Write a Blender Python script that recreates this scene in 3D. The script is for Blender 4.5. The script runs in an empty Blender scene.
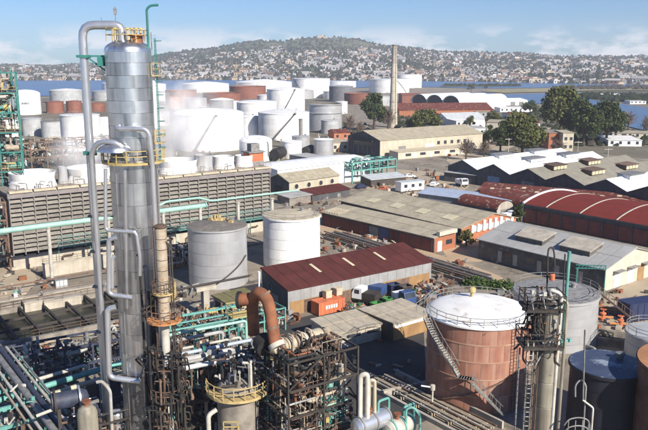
import bpy, math, random
from math import sin, cos, pi, radians as R, atan2, hypot, sqrt
S = bpy.context.scene
COL = S.collection
rnd = random.Random(7)
# ------------------------------------------------------------------ camera
CH, CF = 40.0, 735.0                 # camera height (m), focal length (px of a 648 px wide picture)
PITCH = math.atan(153 / 735.0)
_c, _s = cos(PITCH), sin(PITCH)
cam = bpy.data.objects.new('camera', bpy.data.cameras.new('camera')); COL.objects.link(cam)
cam.location = (0, 0, CH); cam.rotation_euler = (pi / 2 - PITCH, 0, 0)
cam.data.sensor_width = 36; cam.data.sensor_fit = 'HORIZONTAL'; cam.data.lens = 36 * CF / 648
cam.data.clip_start = 0.5; cam.data.clip_end = 30000
S.camera = cam
# ------------------------------------------------------------------ sky, sun, exposure
SUN_AZ, SUN_EL = R(-50), R(32)       # direction towards the sun: angle from +X, elevation
W = bpy.data.worlds.new('World'); S.world = W; W.use_nodes = True
nt = W.node_tree; N = nt.nodes; Lk = nt.links
bg = N['Background']; bg.inputs['Strength'].default_value = 0.05
sky = N.new('ShaderNodeTexSky'); sky.sky_type = 'NISHITA'; sky.sun_disc = False
sky.sun_elevation = SUN_EL; sky.sun_rotation = pi / 2 - SUN_AZ
sky.air_density = 1.0; sky.dust_density = 0.2; sky.ozone_density = 2.0; sky.altitude = 0
tc = N.new('ShaderNodeTexCoord'); sep = N.new('ShaderNodeSeparateXYZ'); Lk.new(tc.outputs['Generated'], sep.inputs[0])
mp = N.new('ShaderNodeMapping'); mp.inputs['Scale'].default_value = (1.0, 1.0, 2.6); Lk.new(tc.outputs['Generated'], mp.inputs[0])
cn = N.new('ShaderNodeTexNoise'); cn.inputs['Scale'].default_value = 15; cn.inputs['Detail'].default_value = 7; cn.inputs['Roughness'].default_value = .58
Lk.new(mp.outputs[0], cn.inputs['Vector'])
cr = N.new('ShaderNodeMapRange'); cr.inputs['From Min'].default_value = .45; cr.inputs['From Max'].default_value = .58
Lk.new(cn.outputs['Fac'], cr.inputs['Value'])
er = N.new('ShaderNodeValToRGB')     # how much cloud there is at each height above the horizon, all round
er.color_ramp.elements[0].position = 0.0; er.color_ramp.elements[0].color = (.8, .8, .8, 1)
er.color_ramp.elements[1].position = 0.05; er.color_ramp.elements[1].color = (0, 0, 0, 1)
e = er.color_ramp.elements.new(0.024); e.color = (.8, .8, .8, 1)
Lk.new(sep.outputs['Z'], er.inputs['Fac'])
mu = N.new('ShaderNodeMath'); mu.operation = 'MULTIPLY'; Lk.new(cr.outputs[0], mu.inputs[0]); Lk.new(er.outputs['Color'], mu.inputs[1])
mx = N.new('ShaderNodeMix'); mx.data_type = 'RGBA'; Lk.new(mu.outputs[0], mx.inputs['Factor'])
tn = N.new('ShaderNodeMix'); tn.data_type = 'RGBA'; tn.blend_type = 'MULTIPLY'; tn.inputs['Factor'].default_value = 1; tn.inputs['B'].default_value = (.57, .89, 1.42, 1)
Lk.new(sky.outputs[0], tn.inputs['A']); Lk.new(tn.outputs['Result'], mx.inputs['A']); mx.inputs['B'].default_value = (12.2, 12.1, 12.4, 1)
Lk.new(mx.outputs['Result'], bg.inputs['Color'])
sun = bpy.data.objects.new('sun', bpy.data.lights.new('sun', 'SUN')); COL.objects.link(sun)
sun.data.energy = 5.0; sun.data.angle = R(.5); sun.data.color = (1.0, .93, .82)
sun.rotation_euler = (pi / 2 - SUN_EL, 0, SUN_AZ + pi / 2); sun.location = (200, -50, 200)
S.view_settings.view_transform = 'Standard'; S.view_settings.look = 'None'; S.view_settings.gamma = 1
S.view_settings.exposure = 0.66; S.view_settings.use_curve_mapping = False
S.cycles.max_bounces = 5; S.cycles.diffuse_bounces = 3; S.cycles.glossy_bounces = 3; S.cycles.volume_bounces = 1
S.cycles.transparent_max_bounces = 8; S.cycles.use_denoising = True
S.cycles.volume_step_rate = 4
# ------------------------------------------------------------------ survey helpers: where a sight line meets the ground or a height
def ray(px, py):
    u, v = (px - 324) / CF, (215 - py) / CF
    return u, _c + v * _s, -_s + v * _c
def G(px, py, z=0.0):
    d = ray(px, py); t = (z - CH) / d[2]; return d[0] * t, d[1] * t
def YP(px, py, y):
    d = ray(px, py); t = y / d[1]; return d[0] * t, y, CH + d[2] * t
def pr(x, y, z):
    z -= CH; f = y * _c - z * _s; return 324 + CF * x / f, 215 - CF * (y * _s + z * _c) / f
def dep(x, y, z): return y * _c - (z - CH) * _s
def hz(py, x, y):
    lo, hi = -30., 300.
    for _ in range(50):
        m = (lo + hi) / 2
        if pr(x, y, m)[1] > py: lo = m
        else: hi = m
    return lo
# ------------------------------------------------------------------ mesh builder
class MB:
    def __init__(s): s.v = []; s.f = []; s.sm = []; s.mi = []
    def add(s, vs, fs, smooth=False, mi=0):
        n = len(s.v); s.v += [tuple(p) for p in vs]
        for f in fs: s.f.append([i + n for i in f]); s.sm.append(smooth); s.mi.append(mi)
        return s
    def box(s, x0, y0, z0, x1, y1, z1, mi=0):
        return s.add([(x0,y0,z0),(x1,y0,z0),(x1,y1,z0),(x0,y1,z0),(x0,y0,z1),(x1,y0,z1),(x1,y1,z1),(x0,y1,z1)],
                     [(3,2,1,0),(4,5,6,7),(0,1,5,4),(1,2,6,5),(2,3,7,6),(3,0,4,7)], mi=mi)
    def obox(s, c, ang, lx, ly, lz, mi=0):       # centre of base, turned by ang
        ca, sa = cos(ang), sin(ang); vs = []
        for z in (0, lz):
            for a, b in ((-1,-1),(1,-1),(1,1),(-1,1)):
                x, y = a * lx / 2, b * ly / 2; vs.append((c[0] + x*ca - y*sa, c[1] + x*sa + y*ca, c[2] + z))
        return s.add(vs, [(3,2,1,0),(4,5,6,7),(0,1,5,4),(1,2,6,5),(2,3,7,6),(3,0,4,7)], mi=mi)
    def beam(s, a, b, w, h=None, mi=0):          # square bar between two points
        h = h or w
        d = [b[i] - a[i] for i in range(3)]; L = sqrt(sum(q*q for q in d)) or 1; d = [q / L for q in d]
        up = (0, 0, 1) if abs(d[2]) < .95 else (1, 0, 0)
        r = (d[1]*up[2]-d[2]*up[1], d[2]*up[0]-d[0]*up[2], d[0]*up[1]-d[1]*up[0]); q = sqrt(sum(k*k for k in r)); r = [k/q for k in r]
        u = (r[1]*d[2]-r[2]*d[1], r[2]*d[0]-r[0]*d[2], r[0]*d[1]-r[1]*d[0]); vs = []
        for p in (a, b):
            for i, j in ((-1,-1),(1,-1),(1,1),(-1,1)):
                vs.append([p[k] + r[k]*i*w/2 + u[k]*j*h/2 for k in range(3)])
        return s.add(vs, [(3,2,1,0),(4,5,6,7),(0,1,5,4),(1,2,6,5),(2,3,7,6),(3,0,4,7)], mi=mi)
    def lathe(s, prof, n=32, c=(0, 0, 0), mi=0, a0=0, a1=2*pi, capb=False, capt=False, smooth=True):
        full = abs(a1 - a0 - 2*pi) < 1e-6; m = n if full else n + 1
        def ring(r, z): return [(c[0] + r*cos(a0 + (a1-a0)*k/n), c[1] + r*sin(a0 + (a1-a0)*k/n), c[2] + z) for k in range(m)]
        runs = [[prof[0]]]                          # split the outline at sharp corners so that edges stay crisp
        for j in range(1, len(prof)):
            runs[-1].append(prof[j])
            if j < len(prof) - 1:
                d0 = atan2(prof[j][1]-prof[j-1][1], prof[j][0]-prof[j-1][0]); d1 = atan2(prof[j+1][1]-prof[j][1], prof[j+1][0]-prof[j][0])
                if abs((d1 - d0 + pi) % (2*pi) - pi) > .45: runs.append([prof[j]])
        for run in runs:
            vs = [p for r, z in run for p in ring(r, z)]
            s.add(vs, [(j*m + k, j*m + (k+1) % m, (j+1)*m + (k+1) % m, (j+1)*m + k) for j in range(len(run)-1) for k in range(n)], smooth, mi)
        if full and capb: s.add(ring(*prof[0]), [tuple(range(m))[::-1]], False, mi)
        if full and capt: s.add(ring(*prof[-1]), [tuple(range(m))], False, mi)
        return s
    def tube(s, pts, r, n=8, bend=None, mi=0, caps=True):
        pts = [list(p) for p in pts]; bend = bend if bend is not None else r * 2.2; path = [pts[0]]
        for i in range(1, len(pts) - 1):
            p0, p, p1 = pts[i-1], pts[i], pts[i+1]
            a = [p0[k]-p[k] for k in range(3)]; b = [p1[k]-p[k] for k in range(3)]
            la, lb = sqrt(sum(q*q for q in a)) or 1, sqrt(sum(q*q for q in b)) or 1
            t = min(bend, la*.48, lb*.48)
            A = [p[k] + a[k]/la*t for k in range(3)]; B = [p[k] + b[k]/lb*t for k in range(3)]
            for q in range(5):
                w = q / 4; path.append([A[k]*(1-w)**2 + 2*p[k]*w*(1-w) + B[k]*w*w for k in range(3)])
        path.append(pts[-1]); vs = []; pu = None
        for i, p in enumerate(path):
            q0, q1 = path[max(0, i-1)], path[min(len(path)-1, i+1)]
            d = [q1[k]-q0[k] for k in range(3)]; L = sqrt(sum(q*q for q in d)) or 1; d = [q/L for q in d]
            if pu is None: pu = (0, 0, 1) if abs(d[2]) < .9 else (1, 0, 0)
            dt = sum(pu[k]*d[k] for k in range(3)); u = [pu[k] - d[k]*dt for k in range(3)]; L = sqrt(sum(q*q for q in u)) or 1; u = [q/L for q in u]; pu = u
            w = (d[1]*u[2]-d[2]*u[1], d[2]*u[0]-d[0]*u[2], d[0]*u[1]-d[1]*u[0])
            for k in range(n):
                a = 2*pi*k/n; vs.append([p[j] + r*(cos(a)*u[j] + sin(a)*w[j]) for j in range(3)])
        m = len(path)
        s.add(vs, [(j*n+k, j*n+(k+1)%n, (j+1)*n+(k+1)%n, (j+1)*n+k) for j in range(m-1) for k in range(n)], True, mi)
        if caps: s.add(vs[:n], [tuple(range(n))[::-1]], False, mi); s.add(vs[-n:], [tuple(range(n))], False, mi)
        return s
    def prism(s, pts, z0, z1, mi=0):             # counter-clockwise outline
        n = len(pts); vs = [(p[0], p[1], z0) for p in pts] + [(p[0], p[1], z1) for p in pts]
        return s.add(vs, [tuple(range(n))[::-1], tuple(range(n, 2*n))] + [(i, (i+1)%n, n+(i+1)%n, n+i) for i in range(n)], mi=mi)
    def slab(s, q, t, mi=0):                     # four corners of a sloping sheet, thickness t below it
        vs = [tuple(p) for p in q] + [(p[0], p[1], p[2]-t) for p in q]
        return s.add(vs, [(0,1,2,3),(7,6,5,4),(0,4,5,1),(1,5,6,2),(2,6,7,3),(3,7,4,0)], mi=mi)
    def mesh(s, name, mats):
        me = bpy.data.meshes.new(name); me.from_pydata(s.v, [], s.f); me.polygons.foreach_set('use_smooth', s.sm)
        for m in (mats if isinstance(mats, (list, tuple)) else [mats]): me.materials.append(m)
        me.polygons.foreach_set('material_index', s.mi); me.update(); return me
    def build(s, name, mats, parent=None, loc=(0,0,0), rz=0):
        return place(name, s.mesh(name, mats), parent, loc, rz)
def place(name, me, parent=None, loc=(0,0,0), rz=0):
    o = bpy.data.objects.new(name, me); COL.objects.link(o); o.parent = parent; o.location = loc; o.rotation_euler = (0, 0, rz); return o
def tag(o, label, cat, group=None):
    o['label'] = label; o['category'] = cat
    if group: o['group'] = group
    return o
def thing(name, label, cat, loc=(0,0,0), rz=0, group=None):
    return tag(place(name, None, None, loc, rz), label, cat, group)
def kind(o, k): o['kind'] = k; return o
def to_local(t, p):
    x, y, z = p[0]-t.location[0], p[1]-t.location[1], p[2]-t.location[2]; a = -t.rotation_euler[2]
    return x*cos(a)-y*sin(a), x*sin(a)+y*cos(a), z
def copy_tree(o, parent=None):
    c = o.copy(); COL.objects.link(c); c.parent = parent
    for ch in list(o.children): copy_tree(ch, c)
    return c
def arc_pts(r, a0, a1, z, n=24): return [(r*cos(a0+(a1-a0)*k/n), r*sin(a0+(a1-a0)*k/n), z) for k in range(n+1)]
def railing(mb, pts, h=1.05, w=.05, every=1):
    for i, p in enumerate(pts):
        if i % every == 0: mb.beam(p, (p[0], p[1], p[2]+h), w)
    for a, b in zip(pts, pts[1:]):
        for k in (h, h*.55): mb.beam((a[0],a[1],a[2]+k), (b[0],b[1],b[2]+k), w)
    return mb
# ------------------------------------------------------------------ materials
def mat(name, c1, c2=None, rough=.7, metal=0., scale=.6, lo=.38, hi=.66, streak=None, sk=.5, sscale=1.2, corr=0., cdir='X', cbump=.4, bump=0., bscale=8., tint=0., spots=None, spot_lo=.62, spot_scale=1.5, spots2=None, spec=.4):
    m = bpy.data.materials.new(name); m.use_nodes = True; t = m.node_tree; n = t.nodes; l = t.links
    b = n['Principled BSDF']; b.inputs['Roughness'].default_value = rough; b.inputs['Metallic'].default_value = metal
    b.inputs['Specular IOR Level'].default_value = spec
    co = n.new('ShaderNodeTexCoord'); oi = n.new('ShaderNodeObjectInfo')
    ad = n.new('ShaderNodeVectorMath'); ad.operation = 'MULTIPLY_ADD'
    cb = n.new('ShaderNodeCombineXYZ')
    for i in range(3): l.new(oi.outputs['Random'], cb.inputs[i])
    l.new(cb.outputs[0], ad.inputs[0]); ad.inputs[1].default_value = (37, 61, 23); l.new(co.outputs['Object'], ad.inputs[2])
    def noise(sc, det=6, vec=None, ro=.55):
        q = n.new('ShaderNodeTexNoise'); q.inputs['Scale'].default_value = sc; q.inputs['Detail'].default_value = det; q.inputs['Roughness'].default_value = ro
        l.new((vec or ad).outputs[0], q.inputs['Vector']); return q
    def rng(src, a, z, to=1.):
        q = n.new('ShaderNodeMapRange'); q.inputs['From Min'].default_value = a; q.inputs['From Max'].default_value = z; q.inputs['To Max'].default_value = to
        l.new(src, q.inputs['Value']); return q.outputs[0]
    def mix(f, a, c, mode='MIX'):
        q = n.new('ShaderNodeMix'); q.data_type = 'RGBA'; q.blend_type = mode
        if isinstance(f, float): q.inputs['Factor'].default_value = f
        else: l.new(f, q.inputs['Factor'])
        for s_, k in ((a, 'A'), (c, 'B')):
            if isinstance(s_, tuple): q.inputs[k].default_value = (*s_, 1)
            else: l.new(s_, q.inputs[k])
        return q.outputs['Result']
    c2 = c2 or tuple(k*.78 for k in c1)
    out = mix(rng(noise(scale).outputs['Fac'], lo, hi), c1, c2)
    if streak:
        ma = n.new('ShaderNodeMapping'); ma.inputs['Scale'].default_value = (1, 1, .06); l.new(ad.outputs[0], ma.inputs[0])
        out = mix(rng(noise(sscale, 5, ma).outputs['Fac'], .46, .74, sk), out, streak)
    if spots: out = mix(rng(noise(spot_scale, 7, None, .7).outputs['Fac'], spot_lo, spot_lo+.07), out, spots)
    if spots2: out = mix(rng(noise(spots2[1], 8, None, .75).outputs['Fac'], spots2[2], spots2[2]+.12, spots2[3]), out, spots2[0])
    if tint:
        hv = n.new('ShaderNodeHueSaturation'); l.new(out, hv.inputs['Color'])
        mr = n.new('ShaderNodeMapRange'); mr.inputs['To Min'].default_value = 1-tint; mr.inputs['To Max'].default_value = 1+tint
        l.new(oi.outputs['Random'], mr.inputs['Value']); l.new(mr.outputs[0], hv.inputs['Value']); out = hv.outputs['Color']
    l.new(out, b.inputs['Base Color'])
    bsrc = None
    if corr:
        wv = n.new('ShaderNodeTexWave'); wv.bands_direction = cdir; wv.inputs['Scale'].default_value = corr; l.new(co.outputs['Object'], wv.inputs['Vector'])
        bp = n.new('ShaderNodeBump'); bp.inputs['Strength'].default_value = cbump; bp.inputs['Distance'].default_value = .15; l.new(wv.outputs['Fac'], bp.inputs['Height']); bsrc = bp
    if bump:
        bp = n.new('ShaderNodeBump'); bp.inputs['Strength'].default_value = bump; bp.inputs['Distance'].default_value = .1; l.new(noise(bscale).outputs['Fac'], bp.inputs['Height'])
        if bsrc: l.new(bsrc.outputs[0], bp.inputs['Normal'])
        bsrc = bp
    if bsrc: l.new(bsrc.outputs[0], b.inputs['Normal'])
    return m
M = {}
def mk(k, *a, **kw): M[k] = mat(k, *a, **kw)
mk('white_tank', (.80,.80,.79), (.68,.68,.67), rough=.45, streak=(.45,.38,.30), sk=.5, sscale=.7, scale=.15, tint=.04, spots=(.40,.27,.18), spot_lo=.70, spot_scale=.35)
mk('white_roof_paint', (.82,.82,.80), (.68,.66,.62), rough=.6, scale=.4, spots=(.50,.47,.42), spot_lo=.58, spot_scale=.5)
mk('grey_tank', (.44,.45,.45), (.34,.35,.36), rough=.5, streak=(.25,.23,.21), sk=.4, sscale=.6, scale=.2)
mk('shaded_grey_tank', (.17,.18,.19), (.12,.12,.13), rough=.6)
mk('red_tank', (.25,.10,.065), (.19,.075,.05), rough=.65, streak=(.16,.06,.04), sk=.5, sscale=.4, scale=.2)
mk('tank_plate', (.345,.16,.108), (.27,.118,.08), rough=.7, streak=(.50,.33,.25), sk=.65, sscale=1.0, scale=.7, tint=.08, spots=(.18,.085,.055), spot_lo=.62, spot_scale=.9)
mk('seam_paint', (.40,.255,.18), (.32,.18,.12), rough=.7)
mk('silver_tank', (.50,.50,.505), (.42,.42,.425), rough=.4, metal=.35, streak=(.36,.34,.32), sk=.5, sscale=.7, scale=.3)
mk('dark_roof', (.13,.115,.10), (.21,.19,.16), rough=.85, scale=.9)
mk('tan_roof', (.50,.44,.32), (.40,.34,.25), rough=.85, scale=.8, spots=(.22,.18,.13), spot_scale=1.2)
mk('navy_tank', (.012,.014,.022), (.02,.02,.03), rough=.6, streak=(.05,.04,.04), sk=.4)
mk('sun_shade_roof', (.045,.06,.105), (.06,.08,.13), rough=.5, spots=(.26,.30,.36), spot_lo=.52, spot_scale=.35)  # pale spots on navy imitate sunlit patches among shadows
mk('rust_tank', (.17,.085,.06), (.12,.06,.045), rough=.8, streak=(.07,.04,.03), sk=.6, tint=.12)
mk('rust_roof', (.45,.22,.10), (.33,.15,.07), rough=.85)
mk('cladding', (.74,.74,.75), (.60,.605,.615), rough=.3, metal=.92, scale=.8, streak=(.20,.195,.19), sk=.8, sscale=1.3, tint=.06, bump=.06, bscale=3)  # dark streaks imitate the upright reflections on the column
mk('cladding_shaded', (.30,.30,.30), (.19,.185,.18), rough=.4, metal=.7, scale=1.0, streak=(.13,.12,.11), sk=.7, sscale=1.8, tint=.1)
mk('bright_pipe', (.66,.67,.70), (.58,.59,.62), rough=.3, metal=.75, streak=(.4,.4,.4), sk=.4, tint=.06)
mk('pale_pipe', (.52,.50,.44), (.38,.355,.305), rough=.6, scale=1.2, streak=(.28,.22,.16), sk=.5, tint=.12)
mk('beige_clad', (.52,.46,.34), (.42,.37,.27), rough=.5, metal=.25, streak=(.22,.18,.13), sk=.6, tint=.07)
mk('rust_pipe', (.27,.105,.05), (.14,.055,.03), rough=.85, scale=1.1, spots=(.36,.19,.10), spot_scale=2.2, bump=.25, bscale=9)
mk('rusty_column', (.40,.34,.26), (.30,.24,.17), rough=.75, scale=1.2, spots=(.30,.14,.06), spot_lo=.58, spot_scale=2.5)
mk('orange_rust', (.50,.22,.08), (.36,.15,.06), rough=.85, scale=2)
mk('dark_steel', (.035,.032,.03), (.06,.047,.038), rough=.7, scale=2, tint=.25)
mk('brown_steel', (.16,.10,.07), (.09,.06,.045), rough=.8, scale=2, tint=.25)
mk('grey_steel', (.24,.235,.23), (.15,.145,.135), rough=.6, scale=1.5, tint=.2)
mk('blue_steel', (.045,.055,.09), (.03,.035,.055), rough=.6, scale=1.5, tint=.2)
mk('teal', (.13,.33,.29), (.10,.25,.22), rough=.5, scale=1.2, tint=.15, spots=(.30,.28,.22), spot_lo=.66)
mk('teal_pale', (.32,.50,.43), (.25,.42,.36), rough=.5, scale=.7, tint=.08)
mk('teal_dark', (.04,.20,.17), (.03,.14,.12), rough=.55)
mk('yellow', (.48,.37,.15), (.37,.28,.11), rough=.6, scale=2, spots=(.28,.18,.08), spot_lo=.64)
mk('ochre', (.50,.38,.17), (.36,.26,.12), rough=.75, scale=1.5)
mk('orange_paint', (.56,.16,.07), (.44,.12,.055), rough=.65, tint=.1, streak=(.35,.14,.08), sk=.5)
mk('concrete', (.42,.38,.32), (.32,.29,.24), rough=.9, scale=.5, streak=(.20,.17,.14), sk=.4, bump=.15, bscale=5)
mk('pale_concrete', (.48,.43,.35), (.36,.32,.26), rough=.9, scale=.6, streak=(.27,.23,.18), sk=.45)
mk('dirty_concrete', (.27,.24,.20), (.16,.14,.12), rough=.95, scale=.9, bump=.3, bscale=4)
mk('beige_wall', (.50,.45,.35), (.43,.38,.29), rough=.85, scale=.4, streak=(.35,.29,.21), sk=.45, sscale=.8)
mk('cream_wall', (.54,.49,.40), (.46,.41,.32), rough=.85, streak=(.4,.34,.25), sk=.4)
mk('white_wall', (.76,.76,.76), (.66,.66,.66), rough=.7, streak=(.5,.48,.45), sk=.3)
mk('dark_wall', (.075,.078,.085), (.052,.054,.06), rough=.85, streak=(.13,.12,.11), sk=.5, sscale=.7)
mk('grey_wall', (.33,.33,.33), (.26,.26,.26), rough=.8, corr=1.6, cbump=.3, streak=(.20,.17,.14), sk=.4)
mk('rust_wall', (.34,.21,.09), (.26,.15,.07), rough=.85, streak=(.18,.10,.05), sk=.5)
mk('mottled_shade_wall', (.13,.12,.105), (.075,.07,.065), rough=.9, scale=.5, spots=(.33,.31,.28), spot_lo=.60, spot_scale=.6)
mk('brick', (.42,.165,.085), (.33,.125,.065), rough=.9, scale=1.5, streak=(.22,.10,.06), sk=.4, tint=.12)
mk('red_panel', (.17,.05,.038), (.125,.036,.03), rough=.8, streak=(.05,.03,.03), sk=.4, tint=.2)
mk('red_roof', (.105,.030,.026), (.08,.025,.022), rough=.85, spec=.15, scale=.5, corr=1.3, cbump=.35, streak=(.09,.03,.025), sk=.4, tint=.12)
mk('vault_red', (.185,.030,.022), (.15,.027,.02), rough=.85, spec=.15, scale=.4, corr=1.2, cbump=.3)
mk('worn_red_roof', (.15,.042,.032), (.105,.032,.027), rough=.9, spec=.15, scale=.5, spots=(.40,.33,.25), spot_lo=.57, spot_scale=.7, corr=1.0, cbump=.3)
mk('dark_asbestos', (.25,.235,.19), (.20,.185,.15), rough=.9, scale=.4, corr=1.0, cbump=.35, streak=(.15,.135,.11), sk=.3, tint=.06)
mk('asbestos_roof', (.42,.37,.27), (.33,.29,.21), rough=.9, scale=.4, corr=1.0, cbump=.35, streak=(.2,.17,.13), sk=.3, tint=.09, spots=(.20,.175,.13), spot_lo=.62, spot_scale=.35)
mk('grey_roof', (.38,.375,.36), (.32,.315,.30), rough=.75, scale=.3, corr=.9, cbump=.2, tint=.06, spots=(.25,.245,.235), spot_lo=.62, spot_scale=.35)
mk('white_sheet_roof', (.80,.80,.80), (.70,.70,.70), rough=.5, scale=.4, corr=.8, cbump=.2, tint=.05, spots=(.50,.46,.40), spot_lo=.66, spot_scale=.3)
mk('blue_sheet_roof', (.47,.53,.63), (.40,.46,.56), rough=.45, metal=.2, corr=1.2, cbump=.4, spots=(.30,.34,.42))
mk('skylight', (.60,.53,.36), (.50,.43,.28), rough=.5)
mk('skylight_grey', (.50,.52,.53), (.40,.42,.43), rough=.5)
mk('corrugated_tan', (.62,.54,.41), (.50,.43,.32), rough=.9, scale=.8, corr=2.2, cbump=.7, streak=(.26,.22,.17), sk=.4)
mk('moss_roof', (.12,.12,.04), (.19,.16,.09), rough=1, scale=1.2, bump=.4)
mk('glass', (.03,.035,.045), (.05,.055,.065), rough=.12, spec=.6)
mk('blue_door', (.16,.24,.38), (.12,.19,.31), rough=.5)
mk('white_paint', (.78,.78,.77), (.70,.70,.69), rough=.5, tint=.05)
mk('black', (.015,.015,.016), (.025,.024,.024), rough=.7)
mk('louvre', (.24,.22,.19), (.17,.158,.138), rough=.85, scale=1.2, tint=.16, streak=(.2,.18,.16), sk=.4)
mk('fascia', (.24,.21,.205), (.18,.16,.155), rough=.85, scale=.8)
mk('blue_paint', (.04,.08,.21), (.03,.06,.16), rough=.5)
mk('green_paint', (.05,.19,.05), (.04,.14,.04), rough=.5)
mk('navy_paint', (.025,.035,.09), (.02,.028,.07), rough=.5)
mk('dirt', (.46,.335,.215), (.38,.275,.175), rough=1, scale=.15, spots2=((.30,.23,.16), .6, .57, .45), spots=(.28,.22,.16), spot_scale=.3, bump=.2, bscale=2)
mk('asphalt', (.035,.035,.038), (.06,.058,.055), rough=.95, scale=.25, bump=.2, bscale=6)
mk('yard_concrete', (.27,.23,.178), (.17,.145,.112), rough=.95, scale=.12, spots=(.085,.075,.062), spot_lo=.57, spot_scale=.16, spots2=((.38,.33,.26), .45, .55, .8), bump=.25, bscale=3)
mk('beige_yard', (.42,.345,.245), (.34,.275,.195), rough=1, scale=.12, spots=(.33,.28,.21), spot_scale=.4, spots2=((.17,.15,.12), .3, .56, .7))
mk('bark', (.09,.065,.045), (.06,.045,.03), rough=1)
mk('weathered_clad', (.38,.345,.27), (.27,.245,.19), rough=.55, metal=.2, streak=(.12,.10,.08), sk=.8, sscale=1.4, tint=.1, spots=(.20,.13,.08), spot_lo=.64)
mk('dull_pipe', (.40,.40,.39), (.28,.275,.265), rough=.6, scale=1.2, streak=(.16,.13,.10), sk=.6, tint=.2, spots=(.22,.14,.09), spot_lo=.64)
mk('twig', (.20,.15,.115), (.14,.10,.08), rough=1)
mk('leaf_dark', (.036,.056,.020), (.055,.072,.027), rough=.8, scale=.5, spec=.2)
mk('leaf_olive', (.098,.108,.030), (.064,.082,.024), rough=.8, scale=.5, spec=.2)
mk('leaf_green', (.055,.105,.025), (.035,.070,.018), rough=.8, scale=.6, spec=.2)
mk('leaf_yellow', (.14,.12,.035), (.09,.09,.03), rough=.8, scale=.6, spec=.2)
mk('scrubland', (.13,.115,.08), (.20,.18,.14), rough=1, scale=.06, spots=(.05,.065,.03), spot_lo=.56, spot_scale=.12)
mk('reed', (.10,.095,.055), (.06,.06,.038), rough=1, scale=.03)
# ================================================================== THE SETTING
def sheet(name, pts, z, m, k='structure'):
    mb = MB(); mb.add([(p[0], p[1], z) for p in pts], [tuple(range(len(pts)))])
    return kind(mb.build(name, m), k)
sheet('ground', [(-2590,-85),(2590,-85),(2590,4390),(-2590,4390)], 0, M['yard_concrete'])
water_m = mat('water', (.06,.115,.215), (.075,.135,.24), rough=.3, scale=.01, bump=.4, bscale=.3, spec=.28)
near = [(-60,97.5),(20,96.5),(100,96),(180,93),(260,88.5),(330,88.5),(400,87),(440,87.5)]
far = [(700,84.6),(600,84.3),(540,83.2),(480,81.8),(420,81.2),(330,80.6),(200,80.0),(100,80.4),(-60,80.8)]
sheet('bay_water', [G(*p) for p in near] + [G(470,88.5),G(530,88.2),G(560,87.2),G(640,87.0)] + [G(*p) for p in far], .5, water_m)
sheet('inlet_water', [G(*p) for p in [(440,97),(475,104),(545,104),(585,100),(600,113),(612,123),(640,130),(668,133),(668,112),(640,107),(615,103.5),(596,101),(583,98),(581,92.5),(545,93.5),(510,94.5),(480,92.5)]], .5, water_m)
marsh_m = mat('marsh', (.30,.26,.13), (.20,.19,.10), rough=1, scale=.03)
sheet('sand_spit', [G(*p) for p in [(478,92.0),(500,90.2),(540,89.0),(600,88.2),(660,88),(660,90.5),(590,91),(540,92.6),(505,93.4)]], .9, marsh_m)
sheet('mud_bank', [G(*p) for p in [(440,86.2),(480,85.2),(516,85.6),(522,86.2),(480,87.2),(440,87.2)]], .9, mat('mud', (.07,.075,.055), (.10,.095,.07), rough=1, scale=.02))
# hill across the bay: a height field
PROF = [(-120,68),(-20,66.5),(30,66),(70,65),(110,63),(140,59),(165,54),(200,49.5),(225,46.5),(245,44),(262,40.5),(285,42),(303,38),(318,36.3),(338,36.8),(356,40),(372,44.5),(400,47.5),(430,50),(470,53),(520,54.5),(560,56),(600,57),(648,58),(760,60)]
def prof(px):
    for (a, b), (c, d) in zip(PROF, PROF[1:]):
        if a <= px <= c: return b + (d-b)*(px-a)/(c-a)
    return PROF[0][1] if px < PROF[0][0] else PROF[-1][1]
def shore(px):
    fp = far[::-1]
    for (a, b), (c, d) in zip(fp, fp[1:]):
        if a <= px <= c: return G(0, b + (d-b)*(px-a)/(c-a))[1]
    return 1650.
RIDGE = 3100.
def hill_z(x, y):
    px = 324 + CF*x/(y*.979 + 8)
    y0 = shore(px); t = (y - y0) / (RIDGE - y0)
    if t <= 0: return 0.
    zr = YP(324, prof(px), RIDGE)[2] + 2.5*sin(px*.11) + 2*sin(px*.05+1)
    z = zr * (min(t, 1)**1.15 * (1.18 - .18*min(t, 1)))
    if t > 1: z = zr * max(0, 1 - (t-1)*1.2)
    return max(0, z + 2.2*sin(x*.012+y*.004)*min(1, t*3)*sin(y*.013))
hb = MB(); xs = [-2100 + 28*i for i in range(151)]; ys = [1480 + 26*j for j in range(105)]
hb.add([(x, y, hill_z(x, y)-.3) for y in ys for x in xs], [(j*151+i, j*151+i+1, (j+1)*151+i+1, (j+1)*151+i) for j in range(104) for i in range(150)], True)
hill_m = mat('hill_ground', (.085,.105,.042), (.12,.115,.065), rough=1, scale=.012, spots=(.30,.26,.20), spot_lo=.62, spot_scale=.03)
kind(hb.build('far_hill', hill_m), 'structure')
# ------------------------------------------------------------------ houses and trees on the hillside
WALLM = {'white': mat('house_white', (.50,.49,.48), (.38,.37,.36), scale=.1), 'cream': mat('house_cream', (.58,.49,.37), (.50,.42,.31), scale=.1),
         'grey': mat('house_grey', (.36,.35,.35), (.28,.27,.27), scale=.1), 'brick': mat('house_brick', (.33,.17,.11), (.27,.14,.09), scale=.1),
         'tan': mat('house_tan', (.43,.34,.25), (.35,.28,.2), scale=.1)}
ROOFM = {'white': mat('far_roof_grey', (.34,.32,.31), (.26,.25,.24), scale=.1), 'cream': mat('far_roof_tile', (.20,.12,.085), (.15,.09,.065), scale=.1),
         'grey': mat('far_roof_dark', (.16,.15,.15), (.11,.11,.11), scale=.1), 'brick': mat('far_roof_pale', (.45,.42,.38), (.36,.34,.31), scale=.1),
         'tan': mat('far_roof_brown', (.20,.13,.09), (.15,.10,.07), scale=.1)}
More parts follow.
